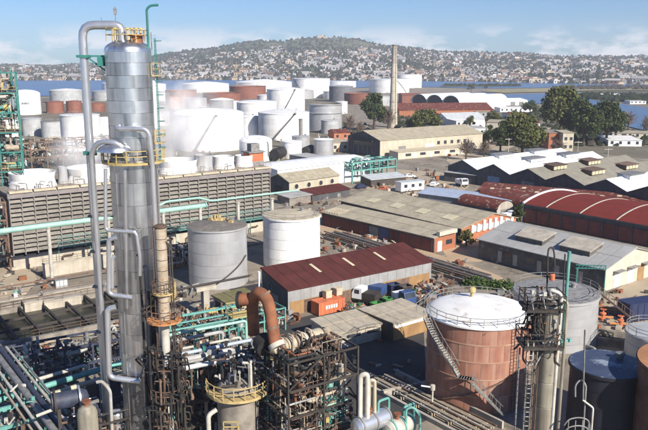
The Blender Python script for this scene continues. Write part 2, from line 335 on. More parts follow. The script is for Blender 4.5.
def house_mesh(k, pitched, win=True):
    m = MB(); m.box(-.5,-.5,-.4,.5,.5,1)
    if pitched: m.add([(-.56,-.56,.98),(.56,-.56,.98),(.56,.56,.98),(-.56,.56,.98),(-.56,0,1.5),(.56,0,1.5)], [(0,1,5,4),(2,3,4,5),(1,2,5),(3,0,4),(3,2,1,0)], mi=1)
    else: m.box(-.53,-.53,1.0,.53,.53,1.1,mi=1); m.box(-.2,-.1,1.1,.15,.3,1.45)
    if win:
        for x in (-.3,.02,.3): m.box(x-.08,-.53,.35,x+.08,-.49,.75,mi=2); m.box(.49,x-.08,.35,.53,x+.08,.75,mi=2); m.box(-.53,x-.08,.35,-.49,x+.08,.75,mi=2)
    return m.mesh('house', [WALLM[k], ROOFM[k], M['glass']])
HM = {(k, p): house_mesh(k, p) for k in WALLM for p in (0, 1)}
HL = {'white': ('flat white house', 'grey-roofed white pitched house'), 'cream': ('flat reddish-topped cream house', 'red-roofed cream pitched house'), 'grey': ('flat grey house', 'dark-roofed grey pitched house'),
      'brick': ('flat pale-topped brick house', 'pale-roofed brick pitched house'), 'tan': ('flat brown-topped tan house', 'brown-roofed tan pitched house')}
def whereabouts(x, y, z):
    px = pr(x, y, z)[0]; y0 = shore(px); t = (y-y0)/(RIDGE-y0)
    return ('along the far shore' if t < .22 else 'halfway up the far hillside' if t < .58 else 'high on the far hillside') + ' ' + ('left of the silver column' if px < 103 else 'behind the silver column' if px < 160 else 'between column and hilltop' if px < 250 else 'below the hilltop' if px < 385 else 'just right of the chimney' if px < 500 else 'above the right-hand inlet' if px < 585 else 'at the far right')
spots = []
hr = random.Random(11)
while len(spots) < 7000:
    px = hr.uniform(-30, 690); y0 = shore(px); y = y0 + 12 + (RIDGE-y0-30)*hr.random()**1.4
    x = (px-324)*(y*.979+8)/CF; z = hill_z(x, y); t = (y-y0)/(RIDGE-y0)
    q = pr(x, y, z)
    if 235 < q[0] < 372 and q[1] < 49 + 2.5*sin(q[0]*.2) : continue        # the bare green top
    if 150 < q[0] < 250 and q[1] < prof(q[0]) + 7 and hr.random() < .85: continue
    if sin(x*.011+2)*sin(y*.008+x*.003) > .52 and hr.random() < .8: continue  # wooded gullies
    if hr.random() < .5*t: continue
    k = hr.choices(['white','cream','grey','brick','tan'], [46,14,18,5,17])[0]; p = 1 if hr.random() < .45 else 0
    s = hr.choice((.8,1,1,1.2,1.5)); big = hr.random() < .035
    w, d, h = (hr.uniform(14,30), hr.uniform(9,14), hr.uniform(5,9)) if big else (hr.uniform(4.5,8.5)*s, hr.uniform(4.5,8), hr.uniform(2.2,3.8)*s)
    spots.append((w*h/(y*y), x, y, z, w, d, h, hr.uniform(-.6,.6), k, p))
spots.sort(key=lambda q: -q[0])
inview = [q for q in spots if 0 < pr(q[1], q[2], q[3])[0] < 648]
first = set(id(q) for q in inview[:296])
for q in spots:
    if id(q) in first:
        o = place('hillside_house', HM[q[8], q[9]], None, (q[1], q[2], q[3]), q[7]); o.scale = (q[4], q[5], q[6])
        lb = HL[q[8]][q[9]] + ' ' + whereabouts(q[1], q[2], q[3]); tag(o, lb, 'house', lb.replace('house', 'houses'))
rest = MB()
KS = list(WALLM)
for q in spots:
    if id(q) in first: continue
    _, x, y, z, w, d, h, a, k, p = q; i = KS.index(k)
    rest.obox((x, y, z-2), a, w, d, h+2, mi=i)
    if p:
        ca, sa = cos(a), sin(a); P = lambda u, v, zz: (x+u*ca-v*sa, y+u*sa+v*ca, z+zz)
        u, v = w*.54, d*.54
        rest.add([P(-u,-v,h),P(u,-v,h),P(u,v,h),P(-u,v,h),P(-u,0,h*1.45),P(u,0,h*1.45)], [(0,1,5,4),(2,3,4,5),(1,2,5),(3,0,4)], mi=5+i)
    else: rest.obox((x, y, z+h), a, w*1.03, d*1.03, .4, mi=5+i)
kind(rest.build('distant_houses', [WALLM[k] for k in KS] + [ROOFM[k] for k in KS]), 'stuff')
far_tree_m = [mat('far_tree_dark', (.022,.032,.015), (.04,.05,.022), rough=1, scale=.05, spec=.1), mat('far_tree_brown', (.085,.075,.06), (.06,.055,.045), rough=1, scale=.05, spec=.1)]
ft = MB()
OCT = [(1,0,0),(.3,.95,0),(-.8,.6,0),(-.8,-.6,0),(.3,-.95,0),(.1,.1,.9),(.5,.5,.6),(-.5,.1,.7),(.1,-.6,.65)]
def blob(mb, x, y, z, w, h, r, mi=0):
    vs = [(x+a*w*r.uniform(.7,1.2), y+b*w*r.uniform(.7,1.2), z+c*h*r.uniform(.8,1.2)+(h*.15 if c == 0 else 0)) for a, b, c in OCT]
    mb.add(vs, [(0,1,6),(1,7,6),(1,2,7),(2,3,7),(3,8,7),(3,4,8),(4,0,8),(0,6,8),(6,7,5),(7,8,5),(8,6,5)], mi=mi)
fr = random.Random(5); n = 0
while n < 12500:
    px = fr.uniform(-30, 690); y0 = shore(px); y = y0 + (RIDGE-y0+40)*fr.random(); x = (px-324)*(y*.979+8)/CF; z = hill_z(x, y)
    q = pr(x, y, z)
    top = 235 < q[0] < 372 and q[1] < 48
    if top and fr.random() < .6: continue
    if fr.random() < .3 and not (sin(x*.011+2)*sin(y*.008+x*.003) > .45): continue
    w = fr.uniform(3, 7.5); blob(ft, x, y, z-1, w, w*fr.uniform(1.0,1.9), fr, 0 if fr.random() < .62 else 1); n += 1
for px in [p*1.7-10 for p in range(390)]:                                   # the treeline along the crest
    y = RIDGE + fr.uniform(-40, 10); x = (px-324)*(y*.979+8)/CF
    if 262 < px < 350 and fr.random() < .75: continue
    if px > 380 and fr.random() < .3: continue
    w = fr.uniform(5, 11); blob(ft, x, y, hill_z(x, y)-2, w, w*fr.uniform(.8,1.5), fr)
kind(ft.build('hillside_trees', far_tree_m), 'stuff')
def fort():
    x, y, _ = YP(322, 37, 3090); z = hill_z(x, y)
    t = thing('hilltop_fort', 'low stone fort on the bare green crest of the hill', 'fort', (x, y, z))
    m = MB(); m.box(-24,-14,-3,24,14,5); m.build('wall', WALLM['tan'], t)
    m = MB(); m.box(-7,-7,5,7,7,9); m.lathe([(3,9),(3,14),(0,16)], 10); m.build('tower', WALLM['tan'], t)
fort()
# ------------------------------------------------------------------ ground patches, roads
def patch(name, pxs, z, m): return sheet(name, [G(*p) for p in pxs], z, M[m])
patch('creek_bank', [(560,104),(560,91.2),(600,88.4),(680,88),(680,107),(640,104),(612,101),(598,101)], .02, 'reed')
patch('scrub_ground', [(395,122),(395,105),(470,106),(660,104),(660,160),(560,150),(470,160),(440,150)], .002, 'scrubland')
patch('dirt_road', [(318,214),(352,222),(436,254),(462,262),(500,276),(520,290),(498,286),(440,270),(420,272),(392,258),(330,240),(314,226)], .008, 'dirt')
patch('dirt_yard', [(440,246),(480,240),(512,226),(540,226),(528,240),(480,262),(450,262)], .012, 'dirt')
patch('asphalt_road', [(262,318),(300,318),(345,306),(430,288),(424,334),(428,420),(380,440),(330,420),(290,350)], .004, 'asphalt')  # asphalt, with the red tank's shade included in its near-black colour
patch('sandy_yard', [(600,300),(660,262),(720,262),(720,350),(640,345),(606,330)], .008, 'beige_yard')
patch('gravel_yard', [(395,200),(340,178),(372,168),(440,172),(470,186),(450,200),(430,196)], .008, 'beige_yard')
patch('concrete_apron', [(-30,276),(30,258),(38,282),(20,300),(-30,318)], .012, 'beige_yard')
patch('tank_yard', [(-60,165),(-60,99),(100,97.5),(260,91),(345,91),(345,160),(262,178)], .004, 'scrubland')
patch('back_road', [(440,150),(520,128),(560,128),(500,152),(452,166)], .012, 'beige_yard')
# ================================================================== TANKS
def tank(label, cx, w, yt, yb, shell='white_tank', roofm=None, roof='cone', rise=.10, rail=True, stair=None, girder=None, bands=None, group=None, n=48, extra=None, name='storage_tank', rim=True, base=None):
    gx, gy = base or G(cx, yb); r = 1.0; L = hypot(gx, gy); u = (gx/L, gy/L)
    for _ in range(12):
        x, y = gx + u[0]*r, gy + u[1]*r; r = w/2*dep(x, y, 4)/CF
    h = hz(yt, x, y)
    t = thing(name, label, 'tank', (x, y, 0), 0, group)
    ms, mr = M[shell], M[roofm or shell]
    bands = bands if bands is not None else (5 if r > 7 else 3)
    if bands:
        for i in range(bands):
            z0, z1 = h*i/bands, h*(i+1)/bands
            MB().lathe([(r-.012*i, z0+(.02 if i else 0)), (r-.012*i, z1-.02)], n).build('shell_course', ms, t)
        MB().lathe([(r-.08, 0), (r-.08, h)], n).build('shell', ms, t)
    else: MB().lathe([(r, 0), (r, h)], n).build('shell', ms, t)
    if roof == 'cone': MB().lathe([(r+.06, h-.05), (r+.06, h+.06), (r*.5, h+.06+r*rise*.62), (.02, h+.06+r*rise)], n).build('roof', mr, t)
    elif roof == 'dome':
        k = r*rise*1.0; prof = [(r*cos(a*pi/20), h + k*sin(a*pi/20)) for a in range(11)]; prof[-1] = (.02, prof[-1][1])
        MB().lathe(prof, n).build('roof', mr, t)
    elif roof == 'float': MB().lathe([(r, h), (r-.15, h), (r-.15, h*.8), (.02, h*.8+.3)], n).build('floating_roof', mr, t)
    if rim: MB().lathe([(r, h-.35), (r+.16, h-.3), (r+.16, h-.02), (r, h)], n).build('rim', ms, t)
    if girder:
        for g in girder: MB().lathe([(r, h*g-.1), (r+.55, h*g-.05), (r+.55, h*g+.1), (r, h*g+.3)], n).build('wind_girder', ms, t)
    if rail:
        k = max(14, int(r*3.2)); railing(MB(), arc_pts(r-.05, 0, 2*pi, h+.05, k), 1.05, .06).build('railing', M['grey_steel'], t)
    if stair:
        a0, a1 = R(stair[0]), R(stair[1]); m = MB(); K = max(10, int(h/.5))
        for i in range(K):
            a = a0+(a1-a0)*(i+.5)/K; z = h*(i+.7)/K; m.obox(((r+.5)*cos(a), (r+.5)*sin(a), z), a, .9, .45, .06)
        P = lambda rr, dz: [(rr*cos(a0+(a1-a0)*i/16), rr*sin(a0+(a1-a0)*i/16), h*i/16+dz) for i in range(17)]
        for rr, dz in ((r+.95, .1), (r+.95, 1.1), (r+.95, .6)):
            pp = P(rr, dz)
            for a, b in zip(pp, pp[1:]): m.beam(a, b, .09 if dz > .2 else .22)
        for p in P(r+.95, .1)[::2]: m.beam(p, (p[0], p[1], p[2]+1.05), .06)
        a = a1; m.obox(((r+.2)*cos(a), (r+.2)*sin(a), h), a, 2.2, 1.6, .1)
        m.build('stair', M[stair[2] if len(stair) > 2 else 'dark_steel'], t)
    rr = random.Random(int(cx*7+yb)); m = MB(); a = rr.uniform(-1.9, -1.2)
    m.lathe([(.35, 0), (.35, .6), (.5, .6), (.5, .75), (.02, .8)], 10, ((r*.5)*cos(a+2), (r*.5)*sin(a+2), h + (r*rise*.5 if roof != 'float' else -h*.18)))
    m.build('roof_vent', M['grey_steel'], t)
    a = R(-100 + rr.uniform(-25, 45)); m = MB(); m.tube([((r-.1)*cos(a), (r-.1)*sin(a), .9), ((r+1.5)*cos(a), (r+1.5)*sin(a), .9), ((r+1.5)*cos(a), (r+1.5)*sin(a), .25), ((r+4)*cos(a+.2), (r+4)*sin(a+.2), .25)], .22, 8)
    m.build('outlet_pipe', M['grey_steel'], t)
    if extra: extra(t, r, h)
    return t, r, h
FT = 'storage tanks between the cooling tower and the bay'
def marks(t, r, h):
    m = MB(); 
    for i, (a, w_) in enumerate(((-82,1.1),(-76,.7),(-71,1.0),(-66,.8),(-60,1.0))):
        a = R(a); m.obox(((r+.02)*cos(a), (r+.02)*sin(a), h*.52), a+pi/2, w_, .08, 1.5)
    m.build('faded_lettering', M['grey_steel'], t)
tank('white domed tank with faded lettering left of the tall silver pipe', 27, 28, 94, 115, roof='dome', rise=.32, rail=False, rim=False, extra=marks, group=FT)
tank('wide grey tank behind the two small red-brown tanks', 67, 32, 90, 103.5, 'grey_tank', 'white_roof_paint', group=FT)
tank('red-brown small tank, left of the pair by the water', 55.5, 17, 101.5, 113.5, 'red_tank', 'red_tank', rail=False, group=FT)
tank('red-brown small tank, right of the pair and touching the tall silver pipe', 74.5, 15, 101, 113, 'red_tank', 'red_tank', rail=False, group=FT)
tank('small grey tank at the far left beside the green pipe tower', 33, 19, 118, 136, 'grey_tank', group=FT)
tank('dull grey tank half in the shadow of the big white one', 53, 21, 121, 138, 'grey_tank', 'dark_roof', group=FT)
tank('big white flat-topped tank behind the tall silver pipe', 82, 38, 114.5, 151, rise=.05, group=FT)
for q_ in ((108,30,91,101,'grey tank glimpsed between the overhead pipe and the silver column','grey_tank'),(97,16,103,112,'small red-brown tank just right of the tall overhead pipe','red_tank'),(160,20,92,101,'low grey tank behind the slim white silo','grey_tank'),
           (146,40,84,94,'wide low white tank by the water behind the silver column','white_tank'),(120,34,83,94.5,'wide white tank by the water left of the silver column','white_tank'),(231,17,101,111,'small white tank between the overhanging roofed one and the rust-red one','white_tank'),
           (336,26,91,99,'low pale tank behind the ringed grey tank and the dark one','white_tank'),(379,22,96,106,'small grey tank behind the tree at the chimney','grey_tank'),(302,24,90,99,'pale grey tank between the stepped pair and the back right white tank','silver_tank'),
           (196,22,98,108,'grey tank between the two red open-topped ones','silver_tank'),(268,22,95,104,'low white tank before the rust-red one','white_tank'),(158,24,112,126,'grey-white tank in the steam right of the silver column','silver_tank'),
           (330,18,120,134,'small grey tank at the foot of the ringed one','grey_tank'),(106,26,118,140,'white tank between the overhead pipe and the silver column','white_tank'),(12,16,120,137,'small white tank behind the green pipe tower','white_tank')):
    tank(q_[4], q_[0], q_[1], q_[2], q_[3], q_[5], rail=False, group=FT)
tank('slim tall white silo with a domed top just right of the silver column', 153.5, 11, 85, 128, roof='dome', rise=.9, rail=False, rim=False, group=FT, name='white_silo', n=24)
tank('small pale red tank in front of the big left-hand red tank', 174, 12, 96.5, 109, 'tank_plate', 'red_tank', rail=False, group=FT)
tank('red open-topped tank nearest the silver column', 181.5, 31, 90, 106, 'red_tank', 'red_tank', 'float', stair=(-150,-95), group=FT)
tank('very wide low white tank by the water behind the red ones', 206, 46, 83.6, 92.5, 'white_tank', 'white_roof_paint', rail=False, group=FT)
tank('wide brown-red tank behind the white flat roofed one', 222, 38, 92.5, 104, 'red_tank', 'red_tank', 'float', group=FT)
tank('small white tank with an overhanging white roof', 222, 24, 99.5, 112, 'silver_tank', 'white_roof_paint', rise=.16, rail=False, group=FT)
tank('large rust-red tank left of the stepped white pair', 248, 36, 86, 99, 'red_tank', 'red_tank', 'float', rise=.02, group=FT)
tank('broad white tank at the water edge behind the rust-red one', 264, 56, 81.8, 92, 'white_tank', 'white_roof_paint', rail=False, group=FT)
tank('large bright white tank at the back right of the stepped pair', 311, 38, 78.5, 98, rise=.04, group=FT, stair=(-95,-150))
tank('white tank with a diagonal stair, rear one of the stepped pair', 286, 38, 89, 116, rise=.12, stair=(-100,-60), rail=False, group=FT)
tank('white tank with a long diagonal stair, front one of the stepped pair', 284, 51, 112, 141, rise=.14, stair=(-112,-62), rail=False, group=FT)
tank('grey-white tank with a ring girder round its middle', 325, 34, 103.5, 131, 'silver_tank', 'dark_roof', 'float', girder=(.66,.97), group=FT)
tank('small white tank peeping from behind the ringed grey tank', 341.5, 12, 101.5, 114, rail=False, group=FT)
tank('grey tank coloured dark for shade behind the ringed grey tank', 341, 24, 86, 102, 'shaded_grey_tank', 'grey_tank', group=FT)  # shell material darkened to imitate shade
tank('low red tank left of the tree behind the chimney', 361, 34, 93, 104.5, 'red_tank', 'red_tank', 'float', group=FT)
tank('large white tank behind the chimney with a stair up its side', 389, 40, 79, 93, rise=.03, stair=(-40,-75), group=FT)
tank('tall white tank at the shore rising behind the chimney tank', 408, 27, 74.5, 88, rise=.03, rail=False, group=FT)
tank('thin-looking far white tank at the shore in line with the dark grey tank', 341, 30, 81, 87.6, rail=False, rise=.02, group=FT)
tank('largest white domed tank, half veiled by steam, with a diagonal stair', 210, 69, 113, 152, roof='dome', rise=.13, stair=(-105,-70), rail=False, group=FT)
tank('plain white tank squeezed between the steamy dome and the stepped pair', 249.5, 19, 116, 138, rail=False, group=FT)
tank('white tank shaded by the stepped pair, with a shallow domed roof', 257, 40, 102, 124, roof='dome', rise=.10, rail=False, group=FT)
tank('white dome-roofed tank with a curved pipe over its shoulder, behind the orange box', 256, 33, 141, 162, roof='dome', rise=.35, rail=False, rim=False, group=FT,
     extra=lambda t, r, h: MB().tube([(-r*.5,-r*.6,h+r*.22),(r*.3,-r*.75,h+r*.2),(r*.8,-r*.66,h),(r*.84,-r*.66,h*.3)], .22, 8).build('pipe', M['grey_steel'], t))
tank('little white tank between two dark drum ends', 292, 20, 141, 159, rise=.08, rail=False, group=FT)
tank('little grey tank with a dark stack rising behind the white one', 301, 18, 136, 151, 'silver_tank', rail=False, group=FT,
     extra=lambda t, r, h: MB().lathe([(.9,h),(.9,h+7.6),(1.0,h+7.6),(1.0,h+8)], 12, (0,0,0), capt=True).build('stack', M['grey_steel'], t))
tank('little pale tank under the ringed grey tank', 323.5, 20, 139, 158, 'silver_tank', 'white_roof_paint', rise=.1, rail=False, group=FT)
for (px, py, w, lab) in ((275,154.5,11.5,'dark round drum end left of the little white tank'),(305.5,151.5,9,'dark round drum end right of the little white tank')):
    gx, gy = G(px, py+w*.6); r = w/2*dep(gx, gy, 2)/CF
    t = thing('horizontal_drum', lab, 'drum', (gx, gy, 0), R(75), 'horizontal drums lying among the small tanks')
    m = MB(); m.lathe([(r*.9,-.25),(r,0),(r,9)], 24, capb=True, capt=True); v = [(p[2], p[0], p[1]+r+.5) for p in m.v]; m.v = v; m.build('shell', M['black'], t)
    m = MB(); m.box(1,-r*.7,0,1.5,r*.7,r*.8); m.box(7,-r*.7,0,7.5,r*.7,r*.8); m.build('saddle', M['concrete'], t)
# the two tanks before the cooling tower
def spiral_pipe(t, r, h):
    m = MB(); m.tube([((r+.25)*cos(a), (r+.25)*sin(a), z) for a, z in [(R(-100+ i*9), h*(.02+.055*i)) for i in range(10)]], .13, 6, bend=.1); m.build('stair_rail', M['dark_steel'], t)
def clut(t, r, h):
    rr = random.Random(4); m = MB()
    for i in range(14):
        a = rr.uniform(0, 6.3); q = rr.uniform(0, r*.5); m.obox((q*cos(a)+.5, q*sin(a)+1, h+.4), a, rr.uniform(.3,1), rr.uniform(.3,.6), rr.uniform(.3,1))
    m.build('roof_fittings', M['ochre'], t); spiral_pipe(t, r, h)
tank('silver-grey tank with a dark gritty roof before the louvred cooling tower', 219, 58.5, 225, 290, 'silver_tank', 'dark_roof', rise=.12, extra=clut, rail=False, bands=5, n=72)
tank('bright white tank with a tan roof behind the dark red shed', 292, 57, 214.5, 271, 'white_tank', 'tan_roof', rise=.08, bands=5, n=72, stair=None)
# ---- red plated tank
def plated(label, cx, w, yt, yb, courses, plates, seams=True, shell='tank_plate', roofm='white_roof_paint', rise=.17, stair=None, base=None, extra=None):
    gx, gy = base or G(cx, yb); r = 1.0; L = hypot(gx, gy); u = (gx/L, gy/L)
    for _ in range(12):
        x, y = gx + u[0]*r, gy + u[1]*r; r = w/2*dep(x, y, 6)/CF
    h = hz(yt, x, y)
    t = thing('storage_tank', label, 'tank', (x, y, 0)); ms = M[shell]; dh = h/courses; da = 2*pi/plates
    MB().lathe([(r-.02, 0), (r-.02, h)], 72).build('backing', M['seam_paint'], t)
    me = MB().lathe([(r-.03, .02), (r, .03), (r, dh-.03), (r-.03, dh-.02)], 6, a0=.005, a1=da-.005).mesh('plate', ms)
    for i in range(courses):
        for k in range(plates): place('plate', me, t, (0, 0, i*dh), da*(k + .5*(i % 2)))
    m = MB()
    for i in range(1, courses): m.lathe([(r, i*dh-.09), (r+.05, i*dh-.07), (r+.05, i*dh+.07), (r, i*dh+.09)], 72)
    m.build('stiffener_ring', M['seam_paint'], t)
    prof = [(r+.22, h-.14), (r+.22, h+.05)] + [(r*cos(q*pi/18), h+.05+r*rise*sin(q*pi/18)) for q in range(1, 9)] + [(.02, h+.05+r*rise)]
    MB().lathe(prof, 72).build('roof', M[roofm], t)
    railing(MB(), arc_pts(r+.1, 0, 2*pi, h+.05, 26), 1.1, .06).build('railing', M['grey_steel'], t)
    if extra: extra(t, r, h)
    return t, r, h
def red_extra(t, r, h):
    m = MB(); m.lathe([(.22,0),(.22,.7),(.45,.75),(.45,1.15),(.25,1.35),(.02,1.4)], 14, (-.4, 2.6, h+r*.14)); m.build('roof_vent', M['ochre'], t)
    # straight stair from the rim at the left down to a landing and on to the right
    a = lambda d, z, k=.9: ((r+k)*cos(R(d)), (r+k)*sin(R(d)), z)
    segs = [a(-160, h, .5), a(-118, h*.48), a(-106, h*.42), a(-78, h*.06)]
    for s_ in (0, 2):
        m = MB(); tr = MB()
        p, q = segs[s_], segs[s_+1]; K = 16
        n_ = 8; pts = [[p[j] + (q[j]-p[j])*i/n_ for j in range(3)] for i in range(n_+1)]
        out = []
        for P in pts:
            rr = hypot(P[0], P[1]); k = max(1, (r+.55)/rr); out.append((P[0]*k, P[1]*k, P[2]))
        for A, B in zip(out, out[1:]):
            for ro in (0, .8):
                ka = (hypot(A[0],A[1])+ro)/hypot(A[0],A[1]); kb = (hypot(B[0],B[1])+ro)/hypot(B[0],B[1])
                m.beam((A[0]*ka,A[1]*ka,A[2]), (B[0]*kb,B[1]*kb,B[2]), .07, .22)
                m.beam((A[0]*ka,A[1]*ka,A[2]+1), (B[0]*kb,B[1]*kb,B[2]+1), .06); m.beam((A[0]*ka,A[1]*ka,A[2]), (A[0]*ka,A[1]*ka,A[2]+1), .05)
            for i in range(3):
                w_ = (i+.5)/3; c = [A[j]+(B[j]-A[j])*w_ for j in range(3)]; g = atan2(c[1], c[0]); kk = (hypot(c[0],c[1])+.4)/hypot(c[0],c[1])
                tr.obox((c[0]*kk, c[1]*kk, c[2]), g, .78, .3, .05)
        o_ = m.build('stair', M['grey_steel'], t); kind(tr.build('tread', M['pale_pipe'], o_), 'stuff')
    m = MB()
    for i in range(6): g = R(-118+2.4*i); m.obox(((r+.95)*cos(g), (r+.95)*sin(g), h*.45), g, .9, .5, .06)
    m.build('landing', M['grey_steel'], t)
    m = MB(); g = R(-62)
    for s_ in (-.25, .25): m.beam(((r+.4)*cos(g)-s_*sin(g), (r+.4)*sin(g)+s_*cos(g), .2), ((r+.4)*cos(g)-s_*sin(g), (r+.4)*sin(g)+s_*cos(g), h+1.1), .07)
    for i in range(26): m.beam(((r+.4)*cos(g)-.25*sin(g), (r+.4)*sin(g)+.25*cos(g), .4+i*.4), ((r+.4)*cos(g)+.25*sin(g), (r+.4)*sin(g)-.25*cos(g), .4+i*.4), .04)
    m.build('ladder', M['dark_steel'], t)
    m = MB(); m.tube([((r+.3)*cos(R(-150+i*12)), (r+.3)*sin(R(-150+i*12)), .5+i*h*.055) for i in range(9)], .1, 6, bend=.1); m.build('pipe', M['brown_steel'], t)
    m = MB()                                                          # gangway off the rim towards the back left
    p0, p1 = (-r*.92, r*.3, h+.1), (-r*.25, r*.9, h+.1)
    railing(m, [(-r-1.5,-.5,h+.1), (-r-.3,1.5,h+.1), (-r*.8,r*.75,h+.1)], 1.1, .07); m.build('gangway', M['grey_steel'], t)
plated('brick-red plated tank with a white domed roof and a zigzag stair', 474.5, 101, 311, 414, 5, 22, extra=red_extra)
def stair_right(t, r, h):
    a = R(8); p = (r*cos(a), r*sin(a)-1.5, h); q = (p[0]+6.6, p[1]-4.2, 2.2); m = MB()
    for o in (0, .9):
        A = (p[0], p[1]-o, p[2]); B = (q[0], q[1]-o, q[2]); m.beam(A, B, .1, .25); m.beam((A[0],A[1],A[2]+1),(B[0],B[1],B[2]+1), .07)
        for i in range(8): w_ = i/7; c = [A[j]+(B[j]-A[j])*w_ for j in range(3)]; m.beam(c, (c[0],c[1],c[2]+1), .06)
    for i in range(20): w_ = (i+.5)/20; c = [p[j]+(q[j]-p[j])*w_ for j in range(3)]; m.obox((c[0], c[1]-.45, c[2]), 0, .3, .85, .05)
    for P in (q,): m.beam((P[0],P[1],0),(P[0],P[1],P[2]),.12); m.beam((P[0],P[1]-.9,0),(P[0],P[1]-.9,P[2]),.12)
    m.build('stair', M['brown_steel'], t)
tank('white tank with a long straight stair running down to the orange valves', 552, 82, 291, 353, 'silver_tank', 'grey_steel', rise=.05, bands=6, n=72, extra=stair_right)
tank('navy blue tank with sun and shade painted on its roof in the near right corner', 599.5, 71, 364, 462, 'navy_tank', 'sun_shade_roof', rise=.06, bands=5, n=72, rail=False)
tank('rusty brown ribbed tank cut by the right edge of the picture', 690, 122, 364, 500, 'rust_tank', 'rust_roof', rise=.05, n=80, rail=False, bands=6)
tank('grey tank at the right edge behind the rusty brown one', 652, 56, 332, 372, 'grey_tank', 'grey_tank', rise=.05, rail=True, n=56)
# ================================================================== COOLING TOWER
def cooling():
    A = G(14, 268); a = R(36.5); L = 60.
    t = thing('cooling_tower', 'long louvred cooling tower with white fan stacks on its roof', 'cooling tower', (A[0], A[1], 0), a)
    m = MB(); m.box(0,-1.6,0,L,-1.2,2.4); m.box(0,-1.2,0,L,15,1.2); m.box(-.4,-1.6,0,0,15,2.4); m.box(L,-1.6,0,L+.4,15,2.4); m.build('basin', M['pale_concrete'], t)
    MB().box(.3,.9,1.2,L-.3,14,14.4).build('fill', M['black'], t)
    nb, nr = 25, 12; bw = L/nb
    lm = MB(); lm.add([(.06,-.40,0),(bw-.06,-.40,0),(bw-.06,.26,.54),(.06,.26,.54),(.06,-.44,.07),(bw-.06,-.44,.07),(bw-.06,.22,.61),(.06,.22,.61)], [(3,2,1,0),(4,5,6,7),(0,1,5,4),(1,2,6,5),(2,3,7,6),(3,0,4,7)])
    me = lm.mesh('louvre', M['louvre']); q = random.Random(3)
    for j in range(nr):
        for i in range(nb):
            o = place('louvre', me, t, (i*bw, q.uniform(-.02,.02), 2.95+j*.915+q.uniform(-.03,.03)))
    pm = MB().box(-.09,-.5,1.2,.09,.8,14.4).mesh('post', M['fascia'])
    for i in range(nb+1): place('post', pm, t, (min(max(i*bw, .1), L-.1), 0, 0))
    m = MB(); m.box(-.2,-.6,13.95,L+.2,.2,14.95); m.build('fascia', M['fascia'], t)
    MB().box(-.2,.2,14.45,L+.2,14.6,14.93).build('deck', M['dirty_concrete'], t)
    tm = MB().box(.15,-.9,14.97,L/13-.15,.6,15.4).mesh('trough', M['tan_roof'])
    for i in range(13): place('trough', tm, t, (i*L/13, 0, 0))
    em = MB().box(-.06,.9,0,.06,1.85,.85).mesh('end_board', M['brown_steel'])
    for j in range(14):
        for i in range(13): place('end_board', em, t, (0.1, i*1.0, 1.4+j*.92))
    for i, (x, r, h) in enumerate(((6.6,4.6,3.0),(12.8,1.0,3.6),(18.5,4.7,3.0),(28.8,4.5,2.9),(39.2,4.5,3.0),(45.8,2.2,3.6),(51.2,2.6,2.9),(56.8,2.2,2.7))):
        o = MB().lathe([(r*1.02,0),(r*.93,h*.5),(r,h),(r-.12,h),(r*.9,h*.5),(r*.95,.1)], 40, (x,6.5,14.95)).build('fan_stack', M['white_tank' if i not in (1,5) else 'silver_tank'], t)
        m = MB(); m.lathe([(.5,.4),(.5,1.4),(.02,1.6)], 12, (x,6.5,14.95))
        for k in range(6): g = pi/3*k; m.beam((x,6.5,16.15),(x+r*.85*cos(g),6.5+r*.85*sin(g),16.15),.5,.08)
        m.build('fan', M['dark_steel'], o)
    m = MB(); railing(m, [(i*L/40, -.8, 15.4) for i in range(41)], 1.0, .05); m.build('roof_railing', M['brown_steel'], t)
    m = MB(); m.box(8,-3.2,3.4,L-1,-1.8,3.5); railing(m, [(8+i*(L-9)/24,-3.2,3.5) for i in range(25)], 1.1, .09); railing(m, [(8+i*(L-9)/24,-3.2,4.9) for i in range(25)], 1.0, .07)
    for i in range(25): x = 8+i*(L-9)/24; m.beam((x,-3.15,0),(x,-3.15,3.4),.1) if i % 3 == 0 else None
    m.build('walkway', M['teal'], t)
    m = MB()
    for i in range(9): x = 9+i*5.5; m.tube([(x,-2.3,0),(x,-2.3,1.6),(x+2.2,-2.3,1.6),(x+2.2,-1.2,1.6)], .14, 6)
    m.build('riser_pipes', M['brown_steel'], t)
    q = random.Random(8); m = MB()
    for i in range(30):
        x = q.uniform(1, L-1); y = q.choice((.9, 12.5)); z = 15.0; m.tube([(x,y,z),(x,y,z+q.uniform(.8,2.2)),(x+q.uniform(-2,2),y,z+q.uniform(.8,2))], .12, 6)
    m.build('roof_piping', M['grey_steel'], t)
cooling()
t = thing('control_box', 'orange and grey box hut on the right end of the cooling tower roof', 'hut', (-17.5, 181.5, 14.93), R(36.5))
m = MB(); m.box(-2,-1.5,0,2,1.5,3.2); m.build('wall', M['orange_paint'], t)
m = MB(); m.box(-2.4,-1.9,3.2,2.4,1.9,3.5); m.box(-1.2,-1,3.5,1.2,1,5.4); m.build('roof', M['grey_steel'], t)
m = MB(); m.box(-2.1,-1.6,-.01,2.1,-1.5,1.1); m.build('skirt', M['grey_steel'], t)
